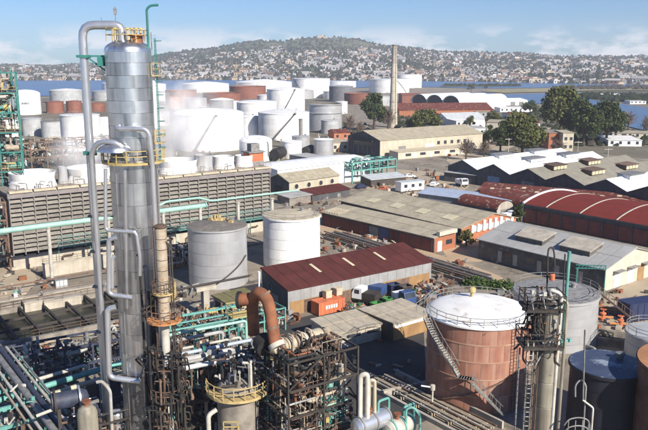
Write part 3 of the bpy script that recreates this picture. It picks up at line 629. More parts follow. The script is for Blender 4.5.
# teal header pipe on white posts, in front of the tower
def header():
    P = G(48, 284); a = R(36.5); z = hz(226, *P); ux, uy = cos(a), sin(a)
    def along(px):                                  # where a sight line px crosses the pipe's line
        lo, hi = -60, 120
        for _ in range(40):
            k = (lo+hi)/2
            if pr(P[0]+ux*k, P[1]+uy*k, z)[0] < px: lo = k
            else: hi = k
        return lo
    t = thing('header_pipe', 'long pale teal pipe carried on white posts before the cooling tower', 'pipe', (P[0], P[1], 0), a)
    k1 = along(205); m = MB(); m.tube([(-22,0,z),(k1,0,z)], .52, 14); m.build('pipe', M['teal_pale'], t)
    k2 = along(300); m = MB(); m.tube([(k1-12,.9,z+.2),(k1-8,.9,z+1.6),(k1-1,.9,z+1.6),(k1+2,.9,z+.6),(k2,.9,z+.6)], .24, 10); m.build('pipe', M['teal_pale'], t)
    fl = MB().lathe([(.75,0),(.75,.2)], 14, capb=True, capt=True).build('flange', M['teal_pale'], t); fl.rotation_euler = (0, pi/2, 0); fl.location = (k1, 0, z)
    pm = MB().lathe([(.34,0),(.34,z-.4),(.5,z-.4),(.5,z-.2)], 12, capt=True).mesh('post', M['pale_pipe'])
    for px in (48, 108, 163, 200, 238, 272): place('post', pm, t, (along(px), 0, 0))
    m = MB(); m.box(-20,-1.2,1.0,k2,-1.05,1.25); m.build('low_rail', M['brown_steel'], t)
header()
# ================================================================== BUILDINGS
def shed(name, label, P, ang, L, Wd, he, hr, ry=None, wall='grey_wall', roof='grey_roof', walls=None, over=.35, group=None, cat='shed', mono=False, th=.22):
    """corner P, x runs along the long front wall (turned by ang degrees), y runs back; ridge at y=ry (mono: the roof only climbs to the back)"""
    t = thing(name, label, cat, (P[0], P[1], 0), R(ang), group); ry = Wd if mono else (ry or Wd/2); w = walls or {}
    hb = hr if mono else he
    MB().box(0,0,0,L,th,he).build('wall', M[w.get('front', wall)], t)
    MB().box(0,Wd-th,0,L,Wd,hb).build('wall', M[w.get('back', wall)], t)
    for side, x in (('left', 0), ('right', L-th)):
        y0, y1 = th+.003, Wd-th-.003; hy = lambda y: (he + (hr-he)*y/ry) if y <= ry else (hb + (hr-hb)*(Wd-y)/(Wd-ry))
        prof = [(y0,0),(y1,0),(y1,hy(y1))] + ([(ry,hr)] if ry < Wd-.5 else []) + [(y0,hy(y0))]
        n = len(prof); vs = [(x,y,z) for y,z in prof] + [(x+th,y,z) for y,z in prof]
        MB().add(vs, [tuple(range(n))[::-1], tuple(range(n,2*n))] + [(i,(i+1)%n,n+(i+1)%n,n+i) for i in range(n)]).build('gable_wall', M[w.get(side, wall)], t)
    s = (hr-he)/ry; T = .14
    MB().slab([(-over,-over,he-over*s+T+.02),(L+over,-over,he-over*s+T+.02),(L+over,ry,hr+T+.02),(-over,ry,hr+T+.02)], T).build('roof', M[roof], t)
    ns = max(1, round((L+2*over)/2.3)) if P[1] < 262 else 0; sw = (L+2*over)/max(ns,1); rj = random.Random(int(P[0]*10+P[1]))
    if ns:
        sl = lambda z0, z1, y0, y1: MB().slab([(.03,y0,z0),(sw-.03,y0,z0),(sw-.03,y1,z1),(.03,y1,z1)] if y1 > y0 else [(.03,y1,z1),(sw-.03,y1,z1),(sw-.03,y0,z0),(.03,y0,z0)], .05).mesh('roof_sheet', M[roof])
        fz = lambda y: he + s*y + T + .075
        sm_ = [sl(fz(-over-.06), fz(ry*.52), -over-.06, ry*.52), sl(fz(ry*.5)+.055, fz(ry-.05)+.055, ry*.5, ry-.05)]
        for i in range(ns):
            for me_ in sm_: place('roof_sheet', me_, t, (-over+i*sw, 0, rj.uniform(-.012,.02)))
    if not mono:
        s2 = (hr-he)/(Wd-ry)
        MB().slab([(-over,ry,hr+T+.02),(L+over,ry,hr+T+.02),(L+over,Wd+over,he-over*s2+T+.02),(-over,Wd+over,he-over*s2+T+.02)], T).build('roof', M[roof], t)
        m = MB(); m.beam((-over,ry,hr+T+.06),(L+over,ry,hr+T+.06),.5,.12); m.build('ridge_cap', M[roof], t)
    t['_r'] = (he, hr, ry)
    return t
def onroof(t, x0, x1, y0, y1, dz, T, name, m, lip=None):
    he, hr, ry = t['_r']; s = (hr-he)/ry; f = lambda y: he + s*y + .16 + (.14 if t.location[1] < 262 else 0)
    return MB().slab([(x0,y0,f(y0)+dz),(x1,y0,f(y0)+dz),(x1,y1,f(y1)+dz),(x0,y1,f(y1)+dz)], T).build(name, M[m], t)
def front(t, name, m, x0, x1, z0, z1, d=.06): return MB().box(x0,-d,z0,x1,.03,z1).build(name, M[m], t)
def rightw(t, L, name, m, y0, y1, z0, z1, d=.06): return MB().box(L-.03,y0,z0,L+d,y1,z1).build(name, M[m], t)
def leftw(t, name, m, y0, y1, z0, z1, d=.06): return MB().box(-d,y0,z0,.03,y1,z1).build(name, M[m], t)
# dark red shed in the middle
t = shed('workshop', 'dark red roofed workshop with grey cladding beside the bright white tank', (-5.75,112.3), 34.5, 30.8, 8.4, 4.3, 6.0, mono=True, wall='grey_wall', roof='red_roof', walls={'left':'dark_wall'}, cat='building', over=.3)  # left gable takes a dark colour as painted shade
for x in (8.2, 15.2, 22.2): onroof(t, x, x+.55, 3.2, 6.4, .03, .04, 'skylight', 'skylight')
front(t, 'lower_cladding', 'rust_wall', .3, 30.4, 0, 2.3)
for x in (3, 9.5, 16, 22.5): front(t, 'door', 'brown_steel', x, x+3, .05, 2.2, .1)
leftw(t, 'door', 'grey_steel', 3, 5.4, .05, 2.6)
MB().lathe([(.22,0),(.22,5.6)], 10, (-.6,8.2,0)).build('downpipe', M['white_paint'], t)
m = MB(); m.lathe([(.55,-.06),(.65,-.06),(.65,.06),(.55,.06)], 16); m.v = [(p[2]-.1, p[0]+5.5, p[1]+3.6) for p in m.v]; m.build('wall_ring', M['grey_steel'], t)
for i in range(15): front(t, 'cladding_strip', 'grey_wall', .35+i*2.02, .38+i*2.02, 2.35, 4.2, .05)
# grey roofed warehouse on the right
t = shed('warehouse', 'light grey roofed warehouse with two raised roof boxes and mottled side darkened as shade', G(478,258), -52.4, 28.9, 18.5, 4.0, 6.5, ry=9.4, wall='mottled_shade_wall', roof='grey_roof', walls={'right':'cream_wall'}, cat='building')  # mottled side walls coloured dark for shade; the sunlit gable stays cream
he = t['_r']
for x in (7.2, 17.6):
    f = lambda y: 4.0 + (2.5/9.4)*y + .18
    m = MB(); m.add([(x,2.6,f(2.6)-.1),(x+6.4,2.6,f(2.6)-.1),(x+6.4,6.6,f(6.6)-.1),(x,6.6,f(6.6)-.1),(x,2.6,f(2.6)+.95),(x+6.4,2.6,f(2.6)+.95),(x+6.4,6.6,f(6.6)+.95),(x,6.6,f(6.6)+.95)], [(3,2,1,0),(0,1,5,4),(1,2,6,5),(2,3,7,6),(3,0,4,7)])
    o = m.build('roof_box', M['mottled_shade_wall'], t)
    MB().slab([(x-.2,2.4,f(2.4)+1.12),(x+6.6,2.4,f(2.4)+1.12),(x+6.6,6.8,f(6.8)+1.12),(x-.2,6.8,f(6.8)+1.12)], .15).build('lid', M['pale_concrete'], o)
for x in (2.5, 6.3, 12, 16, 21): front(t, 'window', 'glass', x, x+2.2, 1.6, 2.9); front(t, 'patch', 'concrete', x-.3+2.9, x+3.6, .4, 2.6, .03)
for y, k in ((3,'white_paint'),(7.5,'white_paint'),(11,'rust_wall')): rightw(t, 28.9, 'door', k, y, y+2.2, .05, 2.9)
for y in (2.6, 7.2, 12): MB().box(28.9,y,3.1,30.0,y+2.8,3.25).build('canopy', M['grey_steel'], t)
# red vaulted hall
def vault():
    P = G(523,222); L, Wd, he, hc = 44., 24., 4.7, 6.7
    t = thing('vaulted_hall', 'long hall under a bright red vaulted roof with white bands and dark red wall panels', 'building', (P[0], P[1], 0), R(-51.5))
    MB().box(0,.15,0,L,.5,he-.5).build('wall', M['dark_wall'], t); MB().box(0,Wd-.3,0,L,Wd,he).build('wall', M['dark_wall'], t)
    n = 14; yz = [(Wd*i/n, he + (hc-he)*sin(pi*i/n)**.85) for i in range(n+1)]
    bay = L/12; pm = MB().box(.22,.02,.25,bay-.22,.15,he-1.2).mesh('wall_panel', M['red_panel']); cm = MB().box(-.16,-.12,0,.16,.5,he-.2).mesh('pilaster', M['dark_wall'])
    for i in range(12): place('wall_panel', pm, t, (i*bay,0,0)); place('pilaster', cm, t, (i*bay,0,0))
    MB().box(-.2,-.2,he-.55,L+.2,.5,he-.02).build('cornice', M['dark_wall'], t)
    m = MB(); vs = [(x,y,z+.05) for x in (0,L) for y,z in yz]; k = n+1
    m.add(vs, [(i,k+i,k+i+1,i+1) for i in range(n)], True); m.build('roof', M['vault_red'], t)
    for x in (6.2, 15.6, 25.0, 34.4):
        m = MB(); vs = [(x+d,y,z+h) for d,h in ((0,.06),(0,.14),(.5,.14),(.5,.06)) for y,z in yz]
        m.add(vs, [(j*k+i,(j+1)*k+i,(j+1)*k+i+1,j*k+i+1) for j in range(3) for i in range(n)], True); m.build('roof_band', M['pale_concrete'], t)
    for x0, x1, mm in ((-.5,0,'white_wall'),(L,L+.5,'cream_wall')):
        o = [(-.1,0),(Wd+.1,0)] + [(y,z+.4) for y,z in yz[::-1]]; q = len(o)
        MB().add([(x0,y,z) for y,z in o]+[(x1,y,z) for y,z in o], [tuple(range(q))[::-1], tuple(range(q,2*q))]+[(i,(i+1)%q,q+(i+1)%q,q+i) for i in range(q)]).build('gable_wall', M[mm], t)
vault()
# row of gabled workshops
def sawrow():
    x, y = G(463,160,7.6); a = R(-52); p = 13.3; D = 56.; v, r = 4.9, 7.6
    cx, cy = x - cos(a)*p/2, y - sin(a)*p/2
    t = thing('gabled_workshops', 'row of joined gabled workshops with white and grey roofs and dark end walls', 'building', (cx, cy, 0), a)
    for i in range(6):
        x0, x1, xm = i*p, (i+1)*p, i*p + p/2
        if i < 6: MB().add([(x0+.003,0,0),(x1-.003,0,0),(x1-.003,0,v),(xm,0,r),(x0+.003,0,v),(x0+.003,.3,0),(x1-.003,.3,0),(x1-.003,.3,v),(xm,.3,r),(x0+.003,.3,v)], [(0,1,2,3,4),(9,8,7,6,5),(0,5,6,1),(1,6,7,2),(2,7,8,3),(3,8,9,4),(4,9,5,0)]).build('gable_wall', M['dark_wall'], t)  # end walls turned from the sun; that shade is coloured in
        k = ['white_sheet_roof','white_sheet_roof','dark_asbestos','dark_asbestos','white_sheet_roof','dark_asbestos'][i]
        MB().slab([(xm,-.4,r+.16),(xm,D,r+.16),(x0,D,v+.16),(x0,-.4,v+.16)], .14).build('roof', M[k if i not in (2,) else 'white_sheet_roof'], t)
        MB().slab([(xm,D,r+.16),(xm,-.4,r+.16),(x1,-.4,v+.16),(x1,D,v+.16)], .14).build('roof', M[k], t)
        m = MB(); m.box(xm-2.4,-.07,.05,xm+2.4,.02,3.6); o = m.build('door', M['blue_door' if i in (0,1) else 'grey_steel'], t)
        for yy in ((8, 27) if i > 1 else (16, 36)):
            if i in (2,3,5):
                m = MB(); m.box(xm-.2,yy,r-.6,xm+3.4,yy+7,r+.55); o = m.build('roof_lantern', M['brown_steel'], t)
                MB().slab([(xm-.5,yy-.3,r+.95),(xm-.5,yy+7.3,r+.95),(xm+3.9,yy+7.3,r+.6),(xm+3.9,yy-.3,r+.6)][::-1], .12).build('lid', M['brown_steel'], o)
                for q in range(4): MB().box(xm+3.42,yy+.2+q*1.75,r-.7,xm+3.6,yy+1.7+q*1.75,r+.4).build('pane', M['skylight'], o)
            else:
                m = MB(); m.box(xm-1.6,yy,r-.5,xm+2.4,yy+8,r+.7); o = m.build('roof_lantern', M['skylight_grey'], t)
                MB().slab([(xm-2,yy-.3,r+.9),(xm+2.9,yy-.3,r+.85),(xm+2.9,yy+8.3,r+.85),(xm-2,yy+8.3,r+.9)], .12).build('lid', M['grey_steel'], o)
    MB().box(6*p-.3,.3,0,6*p,D,v).build('wall', M['dark_wall'], t); MB().box(0,.3,0,.3,D,v).build('wall', M['dark_wall'], t); MB().box(0,D-.3,0,6*p,D,v).build('wall', M['dark_wall'], t)
sawrow()
# twin long sheds
t = shed('long_shed', 'low shed with a ribbed tan roof and dark red front, nearer of the long pair', G(322,225), -49, 36.5, 7.4, 3.2, 4.1, mono=True, wall='dark_wall', roof='asbestos_roof', walls={'right':'brick'}, cat='building')  # dark front wall has its shade painted in
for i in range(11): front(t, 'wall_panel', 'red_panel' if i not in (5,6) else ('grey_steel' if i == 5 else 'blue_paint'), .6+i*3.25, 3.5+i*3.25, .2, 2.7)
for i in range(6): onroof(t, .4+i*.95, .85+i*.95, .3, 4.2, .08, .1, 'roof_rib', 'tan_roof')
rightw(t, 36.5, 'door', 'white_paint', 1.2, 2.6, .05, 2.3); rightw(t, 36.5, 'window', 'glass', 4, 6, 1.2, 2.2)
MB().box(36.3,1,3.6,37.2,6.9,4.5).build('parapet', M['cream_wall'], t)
t = shed('long_shed', 'tan roofed shed with skylight patches and white-pillared brick end, rear of the long pair', G(341,213), -52.2, 42.8, 19.6, 3.3, 5.4, ry=11, wall='dark_wall', roof='asbestos_roof', walls={'right':'brick'}, cat='building')  # the front wall's shade is part of its dark colour
for x in (7, 16, 25, 34): onroof(t, x, x+3.2, 2.6, 5.4, .03, .04, 'skylight', 'skylight')
for i in range(8): MB().box(42.75,3.2+i*2.0,1.9,43.1,4.1+i*2.0,4.4 if 1 < i < 6 else 3.7).build('pillar', M['white_paint'], t)
for i in range(7): rightw(t, 42.8, 'window', 'skylight_grey', 4.15+i*2.0, 5.15+i*2.0, 2.0, 3.4)
rightw(t, 42.8, 'door', 'white_paint', .8, 2.2, .05, 2.6); rightw(t, 42.8, 'door', 'white_paint', 16.6, 18.2, .05, 2.8); rightw(t, 42.8, 'door', 'black', 14.2, 16, .05, 2.6)
# beige building with round windows
t = shed('beige_building', 'beige two-storey building with four round windows by the cooling tower', (-10.4,217.2), 42.9, 20.7, 10, 4.8, 6.6, ry=5, wall='beige_wall', roof='asbestos_roof', walls={'left':'dark_wall'}, cat='building')  # shade on the left wall is put into its dark colour
for x in (2.8, 7.8, 12.8, 17.6):
    m = MB(); m.lathe([(.75,-.1),(.95,-.1),(.95,.1),(.75,.1)], 18); m.v = [(p[0]+x, -p[2]-.03, p[1]+3.2) for p in m.v]; o = m.build('window', M['cream_wall'], t)
    m = MB(); m.lathe([(.02,0),(.76,0)], 18); m.v = [(p[0]+x, -.04, p[1]+3.2) for p in m.v]; m.build('pane', M['glass'], o)
leftw(t, 'door', 'black', 3, 7, .05, 3.2)
# lean-to with red roof before it
t = shed('lean_to', 'small dark red roofed lean-to before the beige building', (-3.5,211.0), 42.9, 15.5, 5.2, 2.0, 2.9, mono=True, wall='dark_wall', roof='red_roof', cat='shed')
t = shed('lean_to', 'grey flat roofed lean-to left of the dark red one', (-9.8,204.8), 42.9, 8.2, 5.4, 2.2, 2.5, mono=True, wall='dirty_concrete', roof='grey_roof', cat='shed')
# white hall
t = shed('white_hall', 'long white windowless hall behind the beige round-windowed building', (-14.5,221.5+6), 41, 40, 16, 6.9, 7.6, ry=8, wall='white_wall', roof='white_sheet_roof', cat='building')
for i in range(7): front(t, 'pilaster', 'white_paint', 20+i*2.9, 20.25+i*2.9, 0, 6.7, .12)
# big hall
t = shed('hall', 'large beige hall with a grey-brown roof and dark gable, in front of the chimney', (23.8,311.2), 33, 60, 24, 7.4, 10.6, ry=12, wall='beige_wall', roof='asbestos_roof', walls={'left':'dark_wall'}, cat='building')  # left gable coloured dark to carry its shade
for x in (32, 36, 40, 44, 48): front(t, 'window', 'glass', x, x+1.6, 3.9, 5.4)
front(t, 'door', 'white_paint', 25, 30, .05, 4.6); front(t, 'door', 'grey_steel', 10, 14, .05, 4.4)
leftw(t, 'window', 'glass', 5, 19, 4.2, 6.0); leftw(t, 'canopy', 'black', 4, 20, 6.4, 7.1, 1.4)
for i in range(5): leftw(t, 'mullion', 'grey_steel', 5.2+i*3.4, 5.5+i*3.4, .1, 4.2, .2)
t = shed('annexe', 'low flat beige annexe along the foot of the big hall', (31,306), 33, 42, 6, 3.0, 3.3, mono=True, wall='cream_wall', roof='tan_roof', cat='building')
for x in (4, 12, 20, 29): front(t, 'window', 'glass', x, x+3, 1.1, 2.2)
for i in range(4): front(t, 'door', 'white_paint', 8.5+i*9, 9.8+i*9, .05, 2.2)
# chimney
def chimney():
    x, y = G(393,127.5); t = thing('chimney', 'tall slender pale factory chimney behind the big beige hall', 'chimney', (x, y, 0)); h = hz(44.5, x, y)
    cb = lambda z: 2.7 - 1.3*min(1, z/h)
    n = 9
    for i in range(n):
        z0, z1 = h*i/n, h*(i+1)/n
        MB().lathe([(cb(z0),z0+.08),(cb(z1),z1-.02),(cb(z1)-.2,z1)], 24).build('shaft_section', M['cream_wall' if i < 7 else 'concrete'], t)
    MB().lathe([(cb(h),h-.8),(cb(h)+.35,h-.6),(cb(h)+.35,h),(cb(h)-.5,h),(cb(h)-.5,h-3)], 24).build('crown', M['dirty_concrete'], t)
    for z in (.32, .62): MB().lathe([(cb(h*z),h*z-.4),(cb(h*z)+.2,h*z-.3),(cb(h*z)+.2,h*z+.3),(cb(h*z),h*z+.4)], 24).build('band', M['concrete'], t)
    m = MB(); m.beam((.9,-2.6,1),(.5,-1.4,h-1),.12); m.beam((1.4,-2.4,1),(.9,-1.2,h-1),.12)
    for i in range(30): w_ = i/30; m.obox((1.15-.45*w_,-2.5+1.2*w_,1+(h-2)*w_), 0, .6,.08,.08)
    m.build('ladder', M['dark_steel'], t)
chimney()
# hangars with three white vaults at the far back
def hangars():
    P = G(412,107.5); a = R(-52)
    t = thing('vaulted_sheds', 'row of white barrel vaulted sheds with dark arched ends near the water', 'building', (P[0], P[1], 0), a); r = 9.5
    for i in range(3):
        c = (i*2+1)*r; n = 14; D = 62
        out = [(c - r*cos(pi*k/n), 6 + 6.5*sin(pi*k/n)) for k in range(n+1)]
        m = MB(); vs = [(x,y,z) for y in (-1.5, D) for x,z in out]; m.add(vs, [(k,n+1+k,n+2+k,k+1) for k in range(n)], True)
        vs = [(x,y,z-.5) for y in (-1.5, D) for x,z in out]; m.add(vs, [(k+1,n+2+k,n+1+k,k) for k in range(n)], True)
        m.add([(x,-1.5,z+d) for d in (0,-.5) for x,z in out], [(k+1,k,n+1+k,n+2+k) for k in range(n)]); m.build('roof', M['white_sheet_roof'], t)
        o = [(c-r+.05,0),(c+r-.05,0)] + [(x,z-.5) for x,z in out[::-1][1:-1]]
        q = len(o); MB().add([(x,.5,z) for x,z in o]+[(x,.9,z) for x,z in o], [tuple(range(q)),tuple(range(q,2*q))[::-1]]).build('end_wall', M['dark_wall'], t)
        m = MB(); m.box(c-6,.3,.1,c+6,.48,5.2); m.build('door', M['black'], t)
    MB().box(0,0,0,.4,60,6).build('wall', M['white_wall'], t); MB().box(6*r-.4,0,0,6*r,60,6).build('wall', M['white_wall'], t); MB().box(0,60,0,6*r,60.4,6).build('wall', M['white_wall'], t)
hangars()
t = shed('low_shed', 'broad low shed with a pale roof right of the white vaulted sheds', G(452,106.5), 16, 78, 26, 4.6, 6.0, wall='white_wall', roof='white_roof_paint', cat='building')
for i in range(8): front(t, 'door', 'grey_steel', 6+i*9, 11+i*9, .05, 3.4)
t = shed('brick_sheds', 'brick-red tile roofed sheds behind the hall and chimney', G(399,117.5), 8, 72, 30, 5.2, 9.5, wall='brick', roof='worn_red_roof', cat='building')
t = shed('rust_shed', 'rusty red tall shed just right of the chimney at the back', G(402,106), 5, 28, 18, 10, 11.5, wall='red_tank', roof='red_tank', cat='building')
t = shed('blue_grey_shed', 'blue-grey pitched shed between the trees behind the big hall', G(448,129), 20, 26, 18, 5.5, 9.0, wall='white_wall', roof='skylight_grey', cat='building')
# small worn red roofs between warehouses
def halfround(label, P, ang, L, r, he, roofm, endm):
    t = thing('vaulted_shed', label, 'shed', (P[0], P[1], 0), R(ang)); n = 10; yz = [(r - r*cos(pi*k/n), he + r*.55*sin(pi*k/n)) for k in range(n+1)]; k = n+1
    MB().add([(x,y,z) for x in (-.3,L+.3) for y,z in yz], [(i,k+i,k+i+1,i+1) for i in range(n)], True).build('roof', M[roofm], t)
    MB().box(0,0,0,L,.2,he).build('wall', M['dark_wall'], t); MB().box(0,2*r-.2,0,L,2*r,he).build('wall', M['dark_wall'], t)
    for x in (0, L-.2):
        o = [(.203,0),(2*r-.203,0)] + [(y,z-.04) for y,z in yz[::-1][1:-1]]; q = len(o)
        MB().add([(x,y,z) for y,z in o]+[(x+.2,y,z) for y,z in o], [tuple(range(q))[::-1],tuple(range(q,2*q))]).build('end_wall', M[endm], t)
    MB().box(L-.02,r*.5,.05,L+.05,r*1.4,he*.9).build('door', M['grey_steel'], t)
    return t
halfround('small worn red vaulted shed behind the brick gable of the long shed', G(457,212), -50, 13, 3.6, 2.6, 'worn_red_roof', 'concrete')
halfround('worn red vaulted shed with a grey end wall left of the red vaulted hall', G(477,207), -50, 15, 4.0, 2.6, 'worn_red_roof', 'grey_wall')
t = shed('patchy_shed', 'long worn red roof dotted with pale patches behind the red vaulted hall', G(478,199), -30, 46, 13, 2.6, 4.0, wall='dark_wall', roof='worn_red_roof', cat='shed')
for i in range(9): onroof(t, 3+i*4.4, 4.2+i*4.4, 1.2+(i%3)*1.2, 2.4+(i%3)*1.2, .03, .04, 'skylight', 'skylight')
t = shed('blue_shed', 'low shed with a pale blue sheet roof left of the worn red vaults', G(418,203), -38, 27, 12, 2.8, 3.6, wall='grey_wall', roof='blue_sheet_roof', cat='shed')
# lower sheds in front
t = shed('low_shed', 'flat tan corrugated shed with two slit windows, left of the pair beside the dark road', (1.4,98.0), 33, 9.8, 6.0, 2.3, 2.7, mono=True, wall='pale_concrete', roof='corrugated_tan', cat='shed', over=.3)
for x in (2.2, 5.8): front(t, 'window', 'glass', x, x+2.4, 1.3, 1.75)
t = shed('low_shed', 'flat tan corrugated shed with a rusty fascia, right of the pair beside the dark road', (9.9,101.3), 37, 8.4, 7.4, 2.5, 2.8, mono=True, wall='rust_wall', roof='corrugated_tan', cat='shed', over=.3)
front(t, 'fascia', 'white_paint', .5, 6.5, 1.9, 2.35); MB().box(-.35,-.5,0,-.2,7.6,3.0).build('party_wall', M['dark_steel'], t)
t = shed('hut', 'small concrete hut with a mossy flat roof behind the rusty bent pipe', (-14.2,109.6), 38, 5.4, 6.2, 2.6, 2.75, mono=True, wall='concrete', roof='moss_roof', cat='hut', over=.5)
front(t, 'doorway', 'black', 2.8, 4.6, .05, 2.0, .03); leftw(t, 'opening', 'black', .8, 3.4, .4, 2.1, .03); leftw(t, 'opening', 'black', 4, 5.6, .4, 2.1, .03)
# town houses between the trees
def house_px(label, px0, px1, pyb, hpx, depth, wall, roof, ang=10, pitched=False):
    P = G(px0, pyb); Q = G(px1, pyb); L = hypot(Q[0]-P[0], Q[1]-P[1]); h = hz(pyb-hpx, *P)
    t = shed('town_house', label, P, ang, L, depth, h, h*(1.35 if pitched else 1.04), wall=wall, roof=roof, cat='house', mono=not pitched, over=.3)
    n = max(2, int(L/3.5))
    for i in range(n):
        for zz in ([.35] if h < 5.5 else [.2,.62]): 
            x = L*(i+.3)/n; MB().box(x,-.05,h*zz,x+1.3,.03,h*zz+1.4).build('window', M['glass'], t)
for q in [('cream three-storey house with a blank gable among the trees',486,500,143,21,12,'cream_wall','asbestos_roof',-20,False),
          ('brown bare-walled block beside the big dark tree',548,563,151,18,12,'brick','dirty_concrete',5,False),
          ('cream narrow block right of the brown one',562,573,152,19,10,'beige_wall','asbestos_roof',5,False),
          ('red roofed bungalow left of the big dark tree',510,528,119,4,16,'white_wall','worn_red_roof',8,True),
          ('long white low building before the inlet',500,533,112,4,16,'white_wall','white_roof_paint',4,False),
          ('white house behind the big beige hall',456,474,131,10,14,'white_wall','white_roof_paint',15,False),
          ('pale blue-walled house beside the cream blank gable',472,487,136,8,12,'skylight_grey','grey_roof',15,False),
          ('grey low house left of the cream blank gable',440,456,140,9,12,'cream_wall','grey_roof',20,False),
          ('dark house roof right behind the olive tree',476,492,117,5,16,'grey_wall','dirty_concrete',10,True),
          ('small white house with a red door wall left of the dark trees',530,540,131,8,10,'white_wall','worn_red_roof',10,True),
          ('pale flat block at the end of the white roofs',608,640,146,6,22,'white_wall','white_roof_paint',-8,False),
          ('long pale flat shed right of the dark trees',612,660,138,5,16,'cream_wall','asbestos_roof',-10,False),
          ('small white block above the creek at the right',630,646,104,3,14,'white_wall','grey_roof',0,False),
          ('pale sheds on the far bank of the creek',600,622,97.5,2.6,18,'cream_wall','white_roof_paint',0,True),
          ('tan flat shed between the ringed grey tank and the hall',331,352,152,9,16,'cream_wall','asbestos_roof',20,False),
          ('grey machine house beside the cooling tower hut',308,330,166,8,12,'grey_wall','grey_roof',40,False),
          ('low dark store at the foot of the tree behind the hall',414,440,128,5,14,'dark_wall','grey_roof',12,False),
          ('brown barn roof below the ringed tank',334,350,140,7,12,'brick','worn_red_roof',15,True)]: house_px(*q)
# ================================================================== TREES
def tree(name, label, px, pyb, wpx, hpx, leaf, seed, group='trees between the warehouses and the bay', leaves=1500, blobs=9, bare=False, low=.30, base=None, lsz=None):
    r = random.Random(seed); x, y = base or G(px, pyb); k = dep(x, y, 4)/CF; w, h = wpx*k/2, hpx*k
    t = thing(name, label, 'tree', (x, y, 0), 0, group)
    m = MB(); m.lathe([(h*.035+.1,-.3),(h*.024+.06,h*.25),(h*.012+.04,h*.7)], 8)
    tips = []
    for i in range(blobs):
        a = 2.4*i + r.uniform(-.4,.4); q = sqrt((i+.5)/blobs); z = h*(low + (1-low)*(.9 - .62*q*q) * r.uniform(.7,1.05))
        p = (w*.68*q*cos(a), w*.68*q*sin(a), min(z, h*.88)); tips.append(p); m.tube([(0,0,h*.22),(p[0]*.4,p[1]*.4,h*.22+(p[2]-h*.22)*.65),p], h*.010+.05, 5, bend=h*.05)
    m.build('trunk', M['bark'], t)
    c = MB(); ls = lsz or max(.2, w*.058)
    if bare:
        for p in tips:
            for _ in range(26):
                q = [p[i]*r.uniform(.4,.9) for i in range(3)]; d = [r.gauss(0,w*.28), r.gauss(0,w*.28), abs(r.gauss(h*.12,h*.1))]
                c.beam(q, [q[i]+d[i] for i in range(3)], .03+h*.004)
        c.build('crown', M['twig'], t); return t
    br = [w*r.uniform(.34,.52) for _ in tips]
    for _ in range(leaves):
        j = r.randrange(blobs); p, q = tips[j], br[j]
        d = [r.gauss(0,1) for _ in range(3)]; L = sqrt(sum(v*v for v in d)); f = q*r.uniform(.45,1.08); d = [v/L for v in d]
        o = (p[0]+d[0]*f, p[1]+d[1]*f, max(h*.06, p[2]+d[2]*f*.8)); s = ls*r.uniform(.5,1.6)
        u = [d[i]*.4 + r.gauss(0,.6) for i in range(3)]; L = sqrt(sum(v*v for v in u)); u = [v/L for v in u]
        a = [r.gauss(0,1) for _ in range(3)]; dt = sum(a[i]*u[i] for i in range(3)); a = [a[i]-u[i]*dt for i in range(3)]; L = sqrt(sum(v*v for v in a)); a = [v/L for v in a]
        b = (u[1]*a[2]-u[2]*a[1], u[2]*a[0]-u[0]*a[2], u[0]*a[1]-u[1]*a[0])
        P = lambda s1, s2: tuple(o[i] + s*(a[i]*s1 + b[i]*s2) for i in range(3))
        c.add([P(-1,-.1), P(-.1,-.7), P(1,.1), P(.1,.75)], [(0,1,2,3)], mi=1 if r.random() < .25 else 0)
    for p, q in zip(tips, br):                                        # shaded inner mass so that only the edge lets light through
        blob(c, p[0], p[1], p[2], q*.42, q*.4, r)
    alt = {'leaf_dark':'leaf_olive','leaf_olive':'leaf_yellow','leaf_green':'leaf_dark','leaf_yellow':'leaf_olive'}[leaf]
    c.build('crown', [M[leaf], M[alt]], t); return t
for i, q in enumerate([
    ('evergreen_tree','tallest broad dark tree before the inlet',560,138,46,54,'leaf_olive',2400,14),
    ('evergreen_tree','dark rounded tree right of the tallest one',583,146,40,46,'leaf_dark',2000,12),
    ('evergreen_tree','dark bushy tree at the right of the clump by the creek',606,144,40,44,'leaf_dark',2000,12),
    ('evergreen_tree','olive rounded tree behind the white roofed workshops',522,156,48,42,'leaf_olive',2200,12),
    ('evergreen_tree','dark tree left of the olive rounded one',500,156,24,36,'leaf_dark',1100,8),
    ('evergreen_tree','small olive tree above the dark one, near the cream gable',494,133,20,22,'leaf_olive',900,8),
    ('evergreen_tree','dark tree directly behind the chimney foot',374,131,30,38,'leaf_dark',1500,9),
    ('evergreen_tree','olive bushy tree right of the chimney foot',424,131,36,20,'leaf_olive',1400,10),
    ('evergreen_tree','small dark tree at the near end of the inlet',530,113,18,12,'leaf_dark',600,7),
    ('palm_tree','spiky yellowish tree beside the blue-grey shed',470,131,12,18,'leaf_yellow',500,6),
    ('evergreen_tree','dark shrubby tree in the gap beside the red vaulted hall',518,228,14,28,'leaf_dark',900,8),
    ('evergreen_tree','tiny dark tree standing on the mud bank',471,92,9,9,'leaf_dark',300,5),
    ('evergreen_tree','tiny dark tree further right on the mud bank',486,90,6,6,'leaf_dark',250,5),
    ('evergreen_tree','dark tree beside the cream blank gable house',488,148,14,24,'leaf_dark',800,7),
    ('evergreen_tree','slim dark tree at the creek bend on the right',622,124,8,17,'leaf_dark',500,6)]):
    tree(q[0], q[1], q[2], q[3], q[4], q[5], q[6], 100+i, leaves=int(q[7]*3.2), blobs=q[8], low=.18)
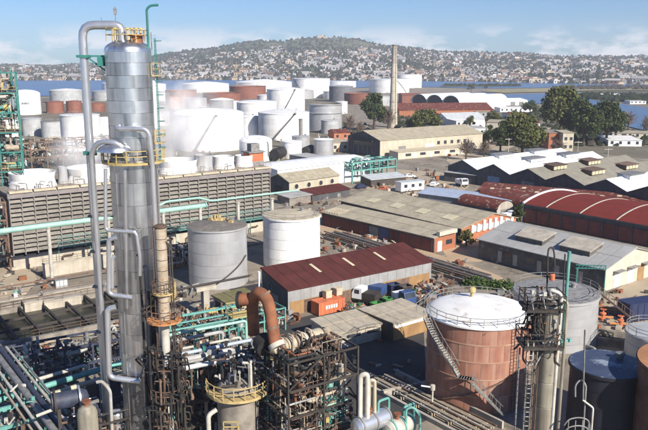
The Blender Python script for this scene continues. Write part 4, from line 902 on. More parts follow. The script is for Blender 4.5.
for i, q in enumerate([(388,131,22,30,'leafless brown tree behind the chimney foot'),(350,133,18,22,'leafless brown tree right of the ringed grey tank'),(466,160,24,24,'leafless brown tree left of the white roofed workshops'),
                       (484,158,20,20,'leafless tree under the olive tree by the white roofs'),(558,156,20,20,'leafless greyish tree before the brown block'),(628,130,24,22,'leafless thicket tree right of the dark clump'),(646,136,18,24,'leafless tree at the right edge by the creek'),(360,135,14,16,'leafless shrub tree in the scrapyard by the ringed tank')]):
    tree('bare_tree', q[4], q[0], q[1], q[2], q[3], None, 200+i, bare=True, blobs=10)
tree('shrub', 'olive round shrub against the brick gable of the long shed', 466, 246, 19, 19, 'leaf_yellow', 300, group=None, leaves=900, blobs=7, low=.05)
def hedge(label, px0, px1, py, hpx, leaf, seed, n=9):
    r = random.Random(seed); x0, y0 = G(px0, py); x1, y1 = G(px1, py+4); t = thing('hedge', label, 'hedge', ((x0+x1)/2, (y0+y1)/2, 0)); c = MB(); L = hypot(x1-x0, y1-y0); h = hpx*dep(x0,y0,1)/CF
    for i in range(n):
        w_ = (i+.5)/n; bx, by = (x0-x1)*(.5-w_), (y0-y1)*(.5-w_); q = h*r.uniform(.4,.6); 
        blob(c, bx, by, .1, q, h*.7, r)
        for _ in range(130):
            d = [r.gauss(0,1) for _ in range(3)]; Ld = sqrt(sum(v*v for v in d)); f = q*r.uniform(.8,1.3)
            o = (bx+d[0]/Ld*f*1.2, by+d[1]/Ld*f*1.2, abs(d[2]/Ld)*f*1.4); s = r.uniform(.12,.3); a = r.uniform(0,6.3); e_ = r.uniform(-.8,.8)
            c.add([(o[0]-s*cos(a),o[1]-s*sin(a),o[2]),(o[0]-s*.5*sin(a),o[1]+s*.5*cos(a),o[2]+s*e_),(o[0]+s*cos(a),o[1]+s*sin(a),o[2]+s*.4),(o[0]+s*.5*sin(a),o[1]-s*.5*cos(a),o[2]-s*e_)], [(0,1,2,3)], mi=1 if r.random() < .3 else 0)
    c.build('crown', [M[leaf], M['leaf_olive']], t)
hedge('bright green hedge between the pipe trench and the red plated tank', 468, 512, 286, 11, 'leaf_green', 5, 12)
# wooded bank of the creek and low scrub far away: one mass
q = random.Random(21); sb = MB()
for i in range(520):
    px = q.uniform(583, 665); py = 96 + (px-583)*.02 + q.uniform(-1, 6)*(.3+.7*min(1,(px-583)/50)); x, y = G(px, py); w = q.uniform(2,5); blob(sb, x, y, 0, w, w*1.3, q, 0)
for i in range(200): px = q.uniform(560, 665); x, y = G(px, q.uniform(87.2, 90)); w = q.uniform(3,7); blob(sb, x, y, 0, w, w*.9, q, 1)
for i in range(130): px = q.uniform(445, 520); x, y = G(px, 86+q.uniform(-.3,.4)); w = q.uniform(3,7); blob(sb, x, y, 0, w, w*.8, q, 0)
for i in range(900): px = q.uniform(395, 655); x, y = G(px, max(q.uniform(112, 146) - (12 if px < 480 else 0), 134 if px > 588 else 0)); w = q.uniform(1.2,3); blob(sb, x, y, 0, w, w*1.1, q, q.choice((0,1)))
for i in range(110): px = q.uniform(344, 372); x, y = G(px, q.uniform(124, 150)); w = q.uniform(.6,1.7); blob(sb, x, y, 0, w, w, q, q.choice((0,1,1)))
kind(sb.build('scrub', far_tree_m), 'stuff')
# ================================================================== PROCESS PLANT
def main_column():
    Yd = 68.; bx = YP(133.8, 165, Yd)[0]; Z = lambda py: YP(130, py, Yd)[2]
    t = thing('distillation_column', 'tall silver clad column with a bent overhead pipe, highest thing in the plant', 'column', (bx, Yd, 0))
    X = lambda px, py: YP(px, py, Yd)[0] - bx
    ru, rl = 2.06, 2.14; zs, zt, zm = Z(50), Z(40), Z(158)
    MB().lathe([(rl-.05,0),(rl-.05,zm),(ru-.05,zm+.6),(ru-.05,zs)], 40).build('shell', M['cladding_shaded'], t)
    q = random.Random(2); K = 15
    for i in range(K):
        z0, z1 = zm*i/K, zm*(i+1)/K
        MB().lathe([(rl-.02,z0+.005),(rl+.01*(i%2),z0+.02),(rl+.01*(i%2),z1-.02),(rl-.02,z1-.005)], 56).build('cladding_band', M['cladding_shaded' if i < 5 else 'cladding'], t, rz=q.uniform(0,6))  # lowest bands use a darker copy of the cladding as painted shade
    K = 8
    for i in range(K):
        z0, z1 = zm+.9+(zs-zm-.9)*i/K, zm+.9+(zs-zm-.9)*(i+1)/K
        MB().lathe([(ru-.02,z0+.005),(ru+.01*(i%2),z0+.02),(ru+.01*(i%2),z1-.02),(ru-.02,z1-.005)], 56).build('cladding_band', M['cladding'], t, rz=q.uniform(0,6))
    MB().lathe([(ru+.03,zs-.15),(ru,zs)]+[(ru*cos(a*pi/16), zs+(zt-zs)*1.05*sin(a*pi/16)) for a in range(1,8)]+[(.02,zs+(zt-zs)*1.05)], 40).build('head', M['cladding'], t)
    MB().lathe([(.55,zt-.3),(.55,zt+.35),(.75,zt+.35),(.75,zt+.5),(.02,zt+.5)], 20, (.9,-.2,0)).build('manway', M['rust_pipe'], t)
    for a in range(0, 360, 45):                                          # vertical seams of the jacket
        g = R(a+11); MB().beam((rl*cos(g)+.03*cos(g),rl*sin(g)+.03*sin(g),.5),(rl*cos(g)+.03*cos(g),rl*sin(g)+.03*sin(g),zm-.2),.035).build('jacket_seam', M['cladding'], t)
    P = lambda px, py, dy=0: (X(px,py), dy, Z(py))
    xl = X(85.2, 60)
    MB().tube([(-.4,-.15,zt-.2),(-.4,-.15,zt+1.3),(xl,-.3,zt+1.3),(xl,-.3,1)], .385, 16, bend=1.1).build('overhead_pipe', M['bright_pipe'], t)
    xs = X(98.3,160)
    MB().tube([(0,-2.0,Z(158)),(-.4,-2.6,Z(140)),(xs+.9,-2.4,Z(138)),(xs,-2.0,Z(150)),(xs,-1.6,2)], .24, 12, bend=1.2).build('side_pipe', M['bright_pipe'], t)
    m = MB(); m.lathe([(1.65*cos(k*pi/14), .95*sin(k*pi/14)) for k in range(8)], 24, (-1.15,-1.5,Z(149)), smooth=True); m.build('hood', M['cladding'], t)
    MB().tube([(-.6,-2.2,Z(124)),(-.6,-2.7,Z(126)),(X(155,126),-2.6,Z(126)),(X(157,140),-2.3,Z(160)),(X(157,140),-2.2,3)], .23, 10, bend=.7).build('side_pipe', M['bright_pipe'], t)
    D = -rl-.45
    for pts, r, mm in (([P(113.5,165,D),P(113.5,224,D),P(143,226,D),P(146.5,250,D),P(146.5,268,D)],.17,'bright_pipe'),
                       ([P(124,231,D),P(116.5,233,D),P(116.5,286,D),P(139,289,D)],.22,'bright_pipe'),
                       ([P(122,249,D),P(120,252,D),P(120,280,D)],.18,'bright_pipe'),
                       ([P(132,166,D+.1),P(134,300,D+.1)],.2,'cladding'),
                       ([P(123,298,D-.1),P(115.5,300,D-.1),P(117,366,D-.1),P(147,370,D-.1)],.27,'bright_pipe'),
                       ([P(104,372,-2.4),P(109,371,-2.4),P(117,380,-2.4),(X(119,430),-2.4,1)],.17,'dull_pipe'),
                       ([P(96,430,-2.6),P(97,392,-2.6),P(106,389,-2.6)],.2,'grey_steel')):
        MB().tube(pts, r, 10).build('pipe', M[mm], t)
    for i, (px, r, mm, z1) in enumerate(((149,.16,'dark_steel',300),(152,.2,'grey_steel',262),(155,.13,'dark_steel',285),(159,.2,'dark_steel',300),(162,.12,'grey_steel',322),(146,.12,'black',250),(141,.1,'dark_steel',240),(165,.16,'black',330),(169,.12,'dark_steel',345),(172,.1,'grey_steel',350))):
        MB().tube([(X(px,z1),-1.8-.35*(i%3),2),(X(px,z1),-1.8-.35*(i%3),Z(z1)),(X(px,z1)-.9,-1.2,Z(z1)+.2)], r, 8).build('pipe', M[mm], t)
    # platforms
    def ring(z, a0, a1, w, mm, rail, name='platform'):
        m = MB(); k = 20; A = [R(a0+(a1-a0)*i/k) for i in range(k+1)]
        for a, b in zip(A, A[1:]):
            m.add([((rl+.1)*cos(a),(rl+.1)*sin(a),z),((rl+w)*cos(a),(rl+w)*sin(a),z),((rl+w)*cos(b),(rl+w)*sin(b),z),((rl+.1)*cos(b),(rl+.1)*sin(b),z)]+[((rl+.1)*cos(a),(rl+.1)*sin(a),z-.18),((rl+w)*cos(a),(rl+w)*sin(a),z-.18),((rl+w)*cos(b),(rl+w)*sin(b),z-.18),((rl+.1)*cos(b),(rl+.1)*sin(b),z-.18)], [(0,1,2,3),(7,6,5,4),(1,5,6,2)])
        o = m.build(name, M[mm], t)
        railing(MB(), [((rl+w)*cos(a),(rl+w)*sin(a),z) for a in A[::2]], 1.1, .07).build('railing', M[rail], o)
    ring(Z(160), -185, 10, .7, 'yellow', 'yellow'); ring(Z(296), -60, 60, 1.2, 'ochre', 'ochre'); ring(Z(352), -30, 50, 1.6, 'dark_steel', 'brown_steel'); ring(Z(398), -40, 40, 1.8, 'dark_steel', 'dark_steel')
    for z, w in ((Z(75),.9),(Z(142),1.0)):
        m = MB(); m.box(rl,-.4,z-.1,rl+w*.8,.6,z); railing(m, [(rl,-.4,z),(rl+w*.8,-.4,z),(rl+w*.8,.6,z),(rl,.6,z)], 1.05, .05); m.build('landing', M['ochre'], t)
    m = MB()
    for s_ in (-.25,.25): m.beam((rl+.35,s_,Z(160)),(rl+.35,s_,zs+1),.06)
    for i in range(44): m.beam((rl+.35,-.25,Z(160)+.25*i*1.05),(rl+.35,.25,Z(160)+.25*i*1.05),.035)
    for i in range(9): 
        z = Z(160)+1.2+i*1.2; m.tube([(rl+.35,-.35,z),(rl+.9,-.35,z),(rl+.9,.35,z),(rl+.35,.35,z)], .025, 4, bend=.3)
    m.build('ladder', M['teal_dark'], t)
    m = MB(); railing(m, [(1.9*cos(R(a)),1.9*sin(R(a)),zt-.1) for a in range(20,341,32)], 1.0, .06); m.build('railing', M['yellow'], t)
    m = MB()
    for x, y in ((-.9,-.6),(-.6,.5),(.3,-.9),(.6,-.6),(1.0,-.7),(1.3,-.3)): m.lathe([(.09,zt-.3),(.09,zt+.9),(.2,zt+.9),(.2,zt+1.05)], 8, (x,y,0), capt=True)
    m.build('nozzle', M['ochre'], t)
    MB().tube([(ru-.1,-.3,Z(62)),(ru-.1,-.3,Z(9)),(ru+.25,-.3,Z(5.5)),(ru+.95,-.3,Z(5))], .11, 8).build('davit', M['teal_dark'], t)
    m = MB(); m.beam((X(116,40),.2,zt),(X(116,40),.2,Z(6)),.07); m.beam((X(102,40),.2,zt+1.2),(X(102,40),.2,Z(17)),.06); m.beam((X(151,40),.1,zs),(X(151,40),.1,Z(32)),.09); m.obox((X(116,40),.2,Z(14)),0,.25,.25,.5); m.build('antenna', M['grey_steel'], t)
    m = MB(); z = Z(56); m.beam((xl-.7,-.3,z),(-ru+.1,-.3,z),.16); m.beam((xl+.3,-.3,z-.1),(-ru+.2,-.3,Z(72)),.12); m.box(-ru-.55,-.7,Z(66),-ru+.05,.1,Z(57)); m.obox((xl,-.3,z-.15),0,1.0,1.0,.25); m.build('pipe_bracket', M['teal_dark'], t)
    m = MB(); z = Z(152); m.beam((xl-.5,-.3,z),(xs+.4,-1.8,z),.18); m.obox((xl,-.3,z-.2),0,1.0,1.0,.35); m.build('pipe_bracket', M['teal_dark'], t)
    for z in (Z(215), Z(250), Z(285), Z(330)):
        m = MB(); m.beam((xl,-.3,z),(-rl+.1,-.6,z),.14); m.obox((xl,-.3,z-.1),0,.95,.95,.22); m.build('pipe_bracket', M['grey_steel'], t)
    q = random.Random(9)
    for i in range(26):
        x = X(q.uniform(146,176), 350); y = q.uniform(-3.2,-1.4); z = Z(q.uniform(285,425)); m = MB()
        m.obox((x,y,z), q.uniform(0,1), q.uniform(.15,.4), q.uniform(.15,.35), q.uniform(.2,.5)); m.tube([(x,y,z+.3),(x+q.uniform(-1.2,1.2),y,z+.3),(x+q.uniform(-.4,.4),y,z-q.uniform(1,2))], .09, 6)
        m.build('valve', M[q.choice(['black','dark_steel','dark_steel','brown_steel','grey_steel'])], t)
main_column()
def small_column():
    Yd = 64.; bx = YP(161.8, 260, Yd)[0]; Z = lambda py: YP(163, py, Yd)[2]
    t = thing('stripper_column', 'thin rusty tan column with orange rusted platforms beside the tall silver column', 'column', (bx, Yd, 0))
    K = 9; z0 = Z(322); z1 = Z(228)
    for i in range(K):
        a, b = z0+(z1-z0)*i/K, z0+(z1-z0)*(i+1)/K
        MB().lathe([(.50,a+.02),(.53,a+.06),(.53,b-.06),(.50,b-.02)], 24).build('shell_ring', M['rusty_column'], t, rz=i*1.3)
    MB().lathe([(.53,z1),(.62,z1+.1),(.62,z1+.2),(.35,z1+.35),(.02,z1+.4)], 20).build('cap', M['brown_steel'], t)
    MB().lathe([(.40,0),(.40,z0),(.5,z0+.1)], 20).build('shell', M['pale_pipe'], t)
    for py, w, mm in ((319,1.6,'orange_rust'),(292,.95,'ochre'),(366,1.2,'dark_steel'),(396,1.6,'dark_steel')):
        z = Z(py); k = 14; o = MB().lathe([(.5,z-.15),(w,z-.15),(w,z),(.5,z)], 18, smooth=False).build('platform', M[mm], t)
        railing(MB(), arc_pts(w, 0, 2*pi, z, 12), 1.05, .055).build('railing', M['brown_steel'], o)
    q = random.Random(14)
    for i in range(70):
        z = Z(q.uniform(345,428)); x, y = q.uniform(-1.5,1.6), q.uniform(-1.8,.5); m = MB(); m.obox((x,y,z), q.uniform(0,1), q.uniform(.15,.4), q.uniform(.15,.35), q.uniform(.2,.5)); m.tube([(x,y,z),(x,y,z-q.uniform(1,4))], q.uniform(.05,.12), 6); m.tube([(x-.5,y,z+.2),(x+.6,y,z+.2),(x+.6,y+.5,z-.8)], .07, 6)
        m.build('valve', M[q.choice(['black','dark_steel','brown_steel','black','dark_steel'])], t)
    for x in (.75, .95): MB().tube([(x,-.2,1),(x,-.2,Z(245)),(.3,-.2,Z(240))], .07, 6).build('pipe', M['dark_steel'], t)
    m = MB()
    for s_ in (-.22,.22): m.beam((-.72,s_,1),(-.72,s_,z1+.8),.05)
    for i in range(60): m.beam((-.72,-.22,3+i*.4),(-.72,.22,3+i*.4),.035)
    m.build('ladder', M['brown_steel'], t)
small_column()
# ------------------------------------------------------------------ steel frames stuffed with pipes
def frame_unit(name, label, P, ang, L, Wd, levels, nx, ny, steel, pal, npipe, seed, cat='structure', decks=(), vessels=0, rails=None, brace=True, zmin=None, post_to=None, psz=.26, rr=(.06,.2), valves=20):
    t = thing(name, label, cat, (P[0], P[1], 0), R(ang)); q = random.Random(seed); top = post_to or levels[-1]; ms = M[steel]
    pm = MB().box(-psz/2,-psz/2,0,psz/2,psz/2,top).mesh('post', ms)
    for i in range(nx+1):
        for j in range(ny+1): place('post', pm, t, (L*i/nx, Wd*j/ny, 0))
    bx_ = MB().box(.14,-psz*.4,-psz*1.2,L-.14,psz*.4,0).mesh('beam', ms); by_ = MB().box(-psz*.38,.14,-psz*1.2-.01,psz*.38,Wd-.14,-.01).mesh('beam', ms)
    for z in levels:
        for j in range(ny+1): place('beam', bx_, t, (0, Wd*j/ny, z))
        for i in range(nx+1): place('beam', by_, t, (L*i/nx, 0, z))
    if brace:
        for z0, z1 in zip([max(0, levels[0]-4)]+levels, levels):
            i = q.randrange(nx); m = MB(); m.beam((L*i/nx,0,z0),(L*(i+1)/nx,0,z1),.12); m.beam((L,Wd*.02,z0),(L,Wd*.98/ny,z1),.12); m.build('brace', ms, t)
    for z in decks:
        MB().box(.2,.2,z+.003,L-.2,Wd-.2,z+.06).build('grating', M['brown_steel'], t)
        railing(MB(), [(0,0,z),(L/3,0,z),(L*2/3,0,z),(L,0,z),(L,Wd/2,z),(L,Wd,z),(L/2,Wd,z),(0,Wd,z),(0,0,z)], 1.1, .06).build('railing', M[rails or 'yellow'], t)
    zlo = zmin if zmin is not None else max(0, levels[0]-5)
    for i in range(npipe):
        p = [q.uniform(.2,L-.2), q.uniform(.2,Wd-.2), q.choice(levels)+q.uniform(-1.6,1.0)]; p[2] = max(p[2], zlo); pts = [tuple(p)]; ax = q.randrange(3)
        for k in range(q.randint(2,4)):
            d = q.uniform(.8, 3.2)*q.choice((-1,1))
            lim = (L, Wd, top)[ax]; lo = zlo if ax == 2 else 0
            n_ = p[ax]+d
            if not lo <= n_ <= lim: n_ = p[ax]-d
            p[ax] = min(max(n_, lo), lim); pts.append(tuple(p)); ax = (ax+q.choice((1,2))) % 3
        r_ = q.choice((rr[0], rr[0], rr[0]*1.4, (rr[0]+rr[1])/2, rr[1])); m = MB().tube(pts, r_, 7)
        for A_, B_ in zip(pts, pts[1:]):                       # bolted flanges along each run
            d_ = [B_[k_]-A_[k_] for k_ in range(3)]; l_ = sqrt(sum(v*v for v in d_)) or 1
            if l_ > .9:
                for w_ in (.3, .68): c_ = [A_[k_]+d_[k_]*w_ for k_ in range(3)]; m.tube([c_, [c_[k_]+d_[k_]/l_*.09 for k_ in range(3)]], r_*1.65, 8)
        m.build('pipe', M[q.choice(pal)], t)
    for i in range(vessels):
        r = q.uniform(.35,.75); h = q.uniform(1.6,3.4); x, y, z = q.uniform(1,L-1), q.uniform(1,Wd-1), q.choice(levels[:-1] or levels)
        m = MB(); m.lathe([(.02,0),(r*.7,.12),(r,.4),(r,h),(r*.7,h+.28),(.02,h+.4)], 18)
        if q.random() < .5: m.v = [(v[2]-h/2, v[0], v[1]+r+.15) for v in m.v]
        m.build('vessel', M[q.choice(pal)], t, (x, y, z))
    for i in range(valves):
        x, y, z = q.uniform(0,L), q.uniform(0,Wd), q.uniform(zlo, top); m = MB(); a = q.uniform(0,3)
        m.obox((x,y,z), a, .35,.3,.4); m.beam((x,y,z+.4),(x,y,z+.75),.06); m.lathe([(.22,.72),(.26,.75),(.22,.78)], 8, (x,y,z)); m.build('valve', M[q.choice(pal+['black','yellow'])], t)
    return t
PAL_D = ['dark_steel','dark_steel','black','brown_steel','brown_steel','rusty_column','grey_steel','dull_pipe','rust_pipe','weathered_clad']  # dark palette, standing in for shade over the near plant
PAL_T = ['teal','teal_dark','dull_pipe','pale_pipe','grey_steel','dark_steel','brown_steel']
P0 = G(288, 364, 14.6); P1 = G(358, 346, 14.6); angF = math.degrees(atan2(P1[1]-P0[1], P1[0]-P0[0])); LF = hypot(P1[0]-P0[0], P1[1]-P0[1])
n_ = (-sin(R(angF)), cos(R(angF)))
PB = G(316, 329, 14.6); WF = (PB[0]-P1[0])*n_[0] + (PB[1]-P1[1])*n_[1]
frame_unit('process_structure', 'tall open dark steel frame crammed with rusty pipework and valves', P0, angF, LF, WF, [3.5,6.5,9.5,12,14.6], 2, 1, 'dark_steel', PAL_D, 270, 31, decks=(6.5,), vessels=12, valves=170, rails='brown_steel', psz=.15, rr=(.04,.15))
# teal exchanger bank inside the right end of the frame
def exchanger():
    x, y = P0[0] + n_[0]*1.2 + cos(R(angF))*(LF*.55), P0[1] + n_[1]*1.2 + sin(R(angF))*(LF*.55)
    t = thing('exchanger_bank', 'teal caged exchanger bank standing inside the dark pipe frame', 'exchanger', (x, y, 0), R(angF))
    for k in range(5):
        m = MB(); m.lathe([(.02,-.1),(.42,0),(.42,2.6),(.02,2.7)], 16); m.v = [(v[2], v[0]+.5, v[1]+6.2+k*1.1) for v in m.v]; m.build('shell', M['teal'], t)
    for i in range(4): MB().box(i*.85-.06,-.2,0,i*.85+.06,-.08,11.6).build('post', M['teal'], t)
    for k in range(6): MB().box(-.1,-.24,5.7+k*1.1,2.9,-.2,5.82+k*1.1).build('rail', M['teal_pale'], t)
    m = MB()
    for k in range(5): m.beam((0,-.26,5.8+k*1.1),(2.6,-.26,6.7+k*1.1),.07); m.beam((2.6,-.28,5.8+k*1.1),(0,-.28,6.7+k*1.1),.07)
    m.build('brace', M['teal_dark'], t)
exchanger()
def bent_pipe():
    Yd = 63.; o = YP(265, 340, Yd); t = thing('bent_pipe', 'fat rusty red bent pipe with a dark flange, arching down to a round flange end', 'pipe', (o[0], Yd, 0))
    P = lambda px, py, dy=0: (YP(px,py,Yd+dy)[0]-o[0], dy, YP(px,py,Yd+dy)[2])
    MB().tube([P(254,334,2.4),P(252,300,2.2),P(259,291,1.2),P(268,300,.4),P(272,322,-.2),P(275,343,-.8)], .56, 18, bend=1.1).build('pipe', M['rust_pipe'], t)
    MB().tube([P(238,300,2.4),P(252,299,2.2)], .6, 18).build('branch', M['rust_pipe'], t)
    for p, q in ((P(238,300,2.4),P(240.5,300,2.35)),): MB().tube([p,q], .82, 20).build('flange', M['black'], t)
    p, q = P(276,343,-.8), P(278,347.5,-1.0); MB().tube([p,q], .74, 20).build('flange', M['pale_pipe'], t)
    p = P(262,341,.8); MB().tube([p,(p[0]+.5,p[1]-.9,p[2]-.3)], .95, 20).build('flange', M['black'], t)
    for a, b in ((P(264,294,.8),P(265.5,296,.75)),(P(272.4,326,-.3),P(272.8,328.5,-.35))): MB().tube([a,b], .62, 18).build('weld_band', M['brown_steel'], t)
    for px, dy in ((253,2.4),(276,-.6)): x = P(px,345,dy); MB().box(x[0]-.15,dy-.15,0,x[0]+.15,dy+.15,x[2]-.4).build('support', M['dark_steel'], t)
    m = MB(); x = P(284,358,-1.0); m.beam((x[0],x[1],x[2]-.6),(x[0],x[1],x[2]+.9),.3); m.beam(x,(x[0]+.8,x[1],x[2]-.5),.18); m.build('bracket', M['teal_pale'], t)
bent_pipe()
def ringed():
    A = YP(272, 350, 62.5); B = YP(321, 333, 66.5); L = sqrt(sum((A[i]-B[i])**2 for i in range(3))); a = atan2(B[1]-A[1], B[0]-A[0])
    t = thing('horizontal_vessel', 'horizontal banded tan vessel ringed with clamps, right of the fat bent pipe', 'vessel', (A[0], A[1], 0), a); z = A[2]
    def lat(prof, n=22): m = MB(); m.lathe(prof, n); m.v = [(v[2], v[0], v[1]+z) for v in m.v]; return m
    lat([(.02,-.25),(.5,-.1),(.66,.15),(.66,L-.2),(.5,L),(.02,L+.1)]).build('shell', M['beige_clad'], t)
    for i in range(9): lat([(.66,.4+i*.52),(.78,.41+i*.52),(.78,.56+i*.52),(.66,.57+i*.52)]).build('clamp', M[['pale_pipe','brown_steel','rusty_column'][i%3]], t)
    for x in (.9, L-.9): MB().box(x-.2,-.4,0,x+.2,.4,z-.5).build('saddle', M['dark_steel'], t)
    for i in range(4): MB().tube([(.7+i*1.1,0,z+.5),(.7+i*1.1,0,z+1.1),(.7+i*1.1,-.8,z+1.1),(.7+i*1.1,-.8,z-1.2)], .09, 7).build('pipe', M['rusty_column'], t)
    m = MB(); m.lathe([(.02,z-2.4),(.4,z-2.2),(.42,z+.4),(.02,z+.6)], 14, (L+.6,-.2,0)); m.build('pot', M['rusty_column'], t)
ringed()
def inverted_pipes():
    t = None; Yd = 61.; o = YP(366, 400, Yd); t = thing('vent_pipe', 'pair of pale inverted U pipes right of the dark pipe frame', 'pipe', (o[0], Yd, 0))
    P = lambda px, py, dy=0: (YP(px,py,Yd)[0]-o[0], dy, YP(px,py,Yd)[2])
    MB().tube([(P(360,410)[0],0,1),P(360.5,375),P(367.5,374),(P(368.5,410)[0],0,1)], .22, 12, bend=.45).build('pipe', M['pale_pipe'], t)
    MB().tube([(P(369,410,1)[0],1,1),P(370,385,1),P(375.5,385,1),(P(376.5,415,1)[0],1,1)], .17, 12, bend=.45).build('pipe', M['beige_clad'], t)
inverted_pipes()
def hvessels():
    for i, (px0, px1, py, r, lab, mm) in enumerate(((356,388,420,.85,'shiny silver horizontal drum with teal saddles, left of two','bright_pipe'),(388,412,423,.85,'cream horizontal drum with a teal hoop, right of the silver one','pale_pipe'))):
        Yd = 62.; A = YP(px0, py+8, Yd-1.5+i); a = R(38); z = A[2]
        L = (YP(px1,py,Yd)[0]-A[0])/cos(a)
        t = thing('horizontal_vessel', lab, 'vessel', (A[0], A[1], 0), a)
        def lat(prof, n=24): m = MB(); m.lathe(prof, n); m.v = [(v[2], v[0], v[1]+z) for v in m.v]; return m
        lat([(.02,-.3),(r*.7,-.15),(r,.15),(r,L-.2),(r*.7,L+.1),(.02,L+.25)]).build('shell', M[mm], t)
        for x in (.3, L*.5, L-.3): lat([(r+.005,x),(r+.08,x+.01),(r+.08,x+.16),(r+.005,x+.17)]).build('band', M['teal' if i else 'grey_steel'], t)
        for x in (.8, L-.8): MB().box(x-.2,-r*.9,0,x+.2,r*.9,z-r*.5).build('saddle', M['teal'], t)
        m = MB(); m.lathe([(.2,z+r-.05),(.2,z+r+.4),(.34,z+r+.4),(.34,z+r+.55)], 12, (L*.4,0,0), capt=True); m.build('nozzle', M['rust_pipe'], t)
        MB().tube([(L*.7,0,z+r-.1),(L*.7,0,z+r+.9),(L*.7+1.3,0,z+r+.9),(L*.7+1.3,0,1)], .13, 8).build('pipe', M['teal'], t)
hvessels()
def hoop():
    Yd = 62; o = YP(412, 420, Yd); t = thing('guard_hoop', 'teal bent guard hoop beside the cream drum', 'guard', (o[0], Yd, 0)); P = lambda px, py: (YP(px,py,Yd)[0]-o[0], 0, YP(px,py,Yd)[2])
    MB().tube([(P(407,405)[0],0,1),P(406,409),P(413,407),P(420,415),P(420,424),(P(419,430)[0],0,1)], .12, 8, bend=.5).build('hoop', M['teal'], t)
hoop()
# drum with curved yellow gallery
def yellow_drum():
    Yd = 64.; o = YP(238, 400, Yd); Z = lambda py: YP(238, py, Yd)[2]; t = thing('vertical_drum', 'stained vertical drum with a curved yellow gallery and yellow ladder cage', 'drum', (o[0], Yd, 0))
    r = 1.95; zt = Z(386)
    MB().lathe([(r,0),(r,zt),(r*.8,zt+.5),(r*.4,zt+.75),(.02,zt+.85)], 36).build('shell', M['dirty_concrete'], t)
    k = 16; A = [R(-170+160*i/k) for i in range(k+1)]; m = MB(); ri, ro = r+.05, r+.95
    for a, b in zip(A, A[1:]): m.add([(ri*cos(a),ri*sin(a),zt-.2),(ro*cos(a),ro*sin(a),zt-.2),(ro*cos(b),ro*sin(b),zt-.2),(ri*cos(b),ri*sin(b),zt-.2),(ri*cos(a),ri*sin(a),zt-.45),(ro*cos(a),ro*sin(a),zt-.45),(ro*cos(b),ro*sin(b),zt-.45),(ri*cos(b),ri*sin(b),zt-.45)], [(0,1,2,3),(7,6,5,4),(1,5,6,2)])
    g = m.build('gallery', M['ochre'], t); railing(MB(), [(ro*cos(a),ro*sin(a),zt-.2) for a in A[::2]], 1.15, .08).build('railing', M['ochre'], g)
    m = MB(); railing(m, [(-1.0,-2.9,Z(428)),(.3,-2.9,Z(428)),(.3,-2.2,Z(428))], 1.3, .09); railing(m, [(-1.0,-2.9,Z(418)),(.3,-2.9,Z(418))], 1.1, .09)
    for x in (-1.0,.3): m.beam((x,-2.9,1),(x,-2.9,Z(415)),.1)
    m.build('ladder_cage', M['yellow'], t)
    MB().tube([(-2.4,-2.6,1),(-2.4,-2.6,Z(402)),(-1.7,-2.2,Z(399))], .22, 12).build('elbow_pipe', M['pale_pipe'], t)
    q = random.Random(77)
    for i in range(90):
        a = q.uniform(0,6.3); d = q.uniform(0,r*1.2); x, y, z = d*cos(a)+.6, d*sin(a)+.8, zt+q.uniform(.2,2.9); m = MB()
        m.tube([(x,y,zt),(x,y,z),(x+q.uniform(-1.3,1.3),y+q.uniform(-.6,.6),z)], q.uniform(.05,.14), 6); m.obox((x,y,z),a,.25,.2,.3)
        m.build('pipe', M[q.choice(['dark_steel','black','brown_steel','grey_steel','pale_pipe','blue_steel'])], t)
yellow_drum()
# middle rack: white and pale horizontal lines with teal steelwork
def mid_rack():
    A = YP(168, 372, 66); a = R(30); z = A[2]; L = 11.0
    t = thing('pipe_rack', 'low rack of white and blue-grey pipes on teal supports behind the thin rusty column', 'pipe rack', (A[0], A[1], 0), a)
    for k, (y, dz, r, mm) in enumerate(((0,0,.26,'skylight_grey'),(1.0,.1,.16,'dull_pipe'),(2.0,0,.32,'dull_pipe'),(3.1,.2,.2,'blue_sheet_roof'),(4.2,.3,.14,'pale_pipe'),(5.2,.9,.2,'dull_pipe'),(6.3,1.2,.16,'teal_pale'),(7.4,1.2,.14,'teal'))): MB().tube([(-.5,y,z+dz),(L-(k%3)*1.6,y,z+dz),(L-(k%3)*1.6,y,z+dz-2.5)], r, 10).build('pipe', M[mm], t)
    pm = MB().box(-.13,-.13,0,.13,.13,z-.4).mesh('post', M['teal'])
    for x in (.5, L/2, L-.6):
        for y in (0, 3.7, 7.4): place('post', pm, t, (x,y,0))
        MB().box(x-.12,-.2,z-.62,x+.12,7.7,z-.42).build('beam', M['teal'], t)
    m = MB(); m.beam((3,8.2,z+2.4),(L,8.2,z+2.4),.22); m.beam((3,8.2,1),(3,8.2,z+2.5),.18); m.beam((L,8.2,1),(L,8.2,z+2.5),.18); m.beam((3,8.2,z+1.6),(L,8.2,z+1.6),.14); m.build('gantry', M['teal'], t)
    m = MB(); m.box(L-1.5,6.4,z+1.6,L+1.2,8.4,z+1.7); railing(m, [(L-1.5,6.4,z+1.7),(L+1.2,6.4,z+1.7),(L+1.2,8.4,z+1.7),(L-1.5,8.4,z+1.7),(L-1.5,6.4,z+1.7)], 1.1, .09); m.build('platform', M['yellow'], t)
    q = random.Random(41)
    for i in range(60):
        x, y, zz = q.uniform(0,L), q.uniform(-.5,8), z+q.uniform(-2.0,.8); m = MB(); m.tube([(x,y,zz),(x,y,zz-q.uniform(.8,2.5)),(x+q.uniform(-1,1),y,zz-2.6)], q.uniform(.06,.16), 6); m.obox((x,y,zz),q.uniform(0,2),.4,.3,.4)
        m.build('valve', M[q.choice(['grey_steel','dark_steel','dull_pipe','brown_steel','dark_steel','teal_dark'])], t)
mid_rack()
a_ = 34
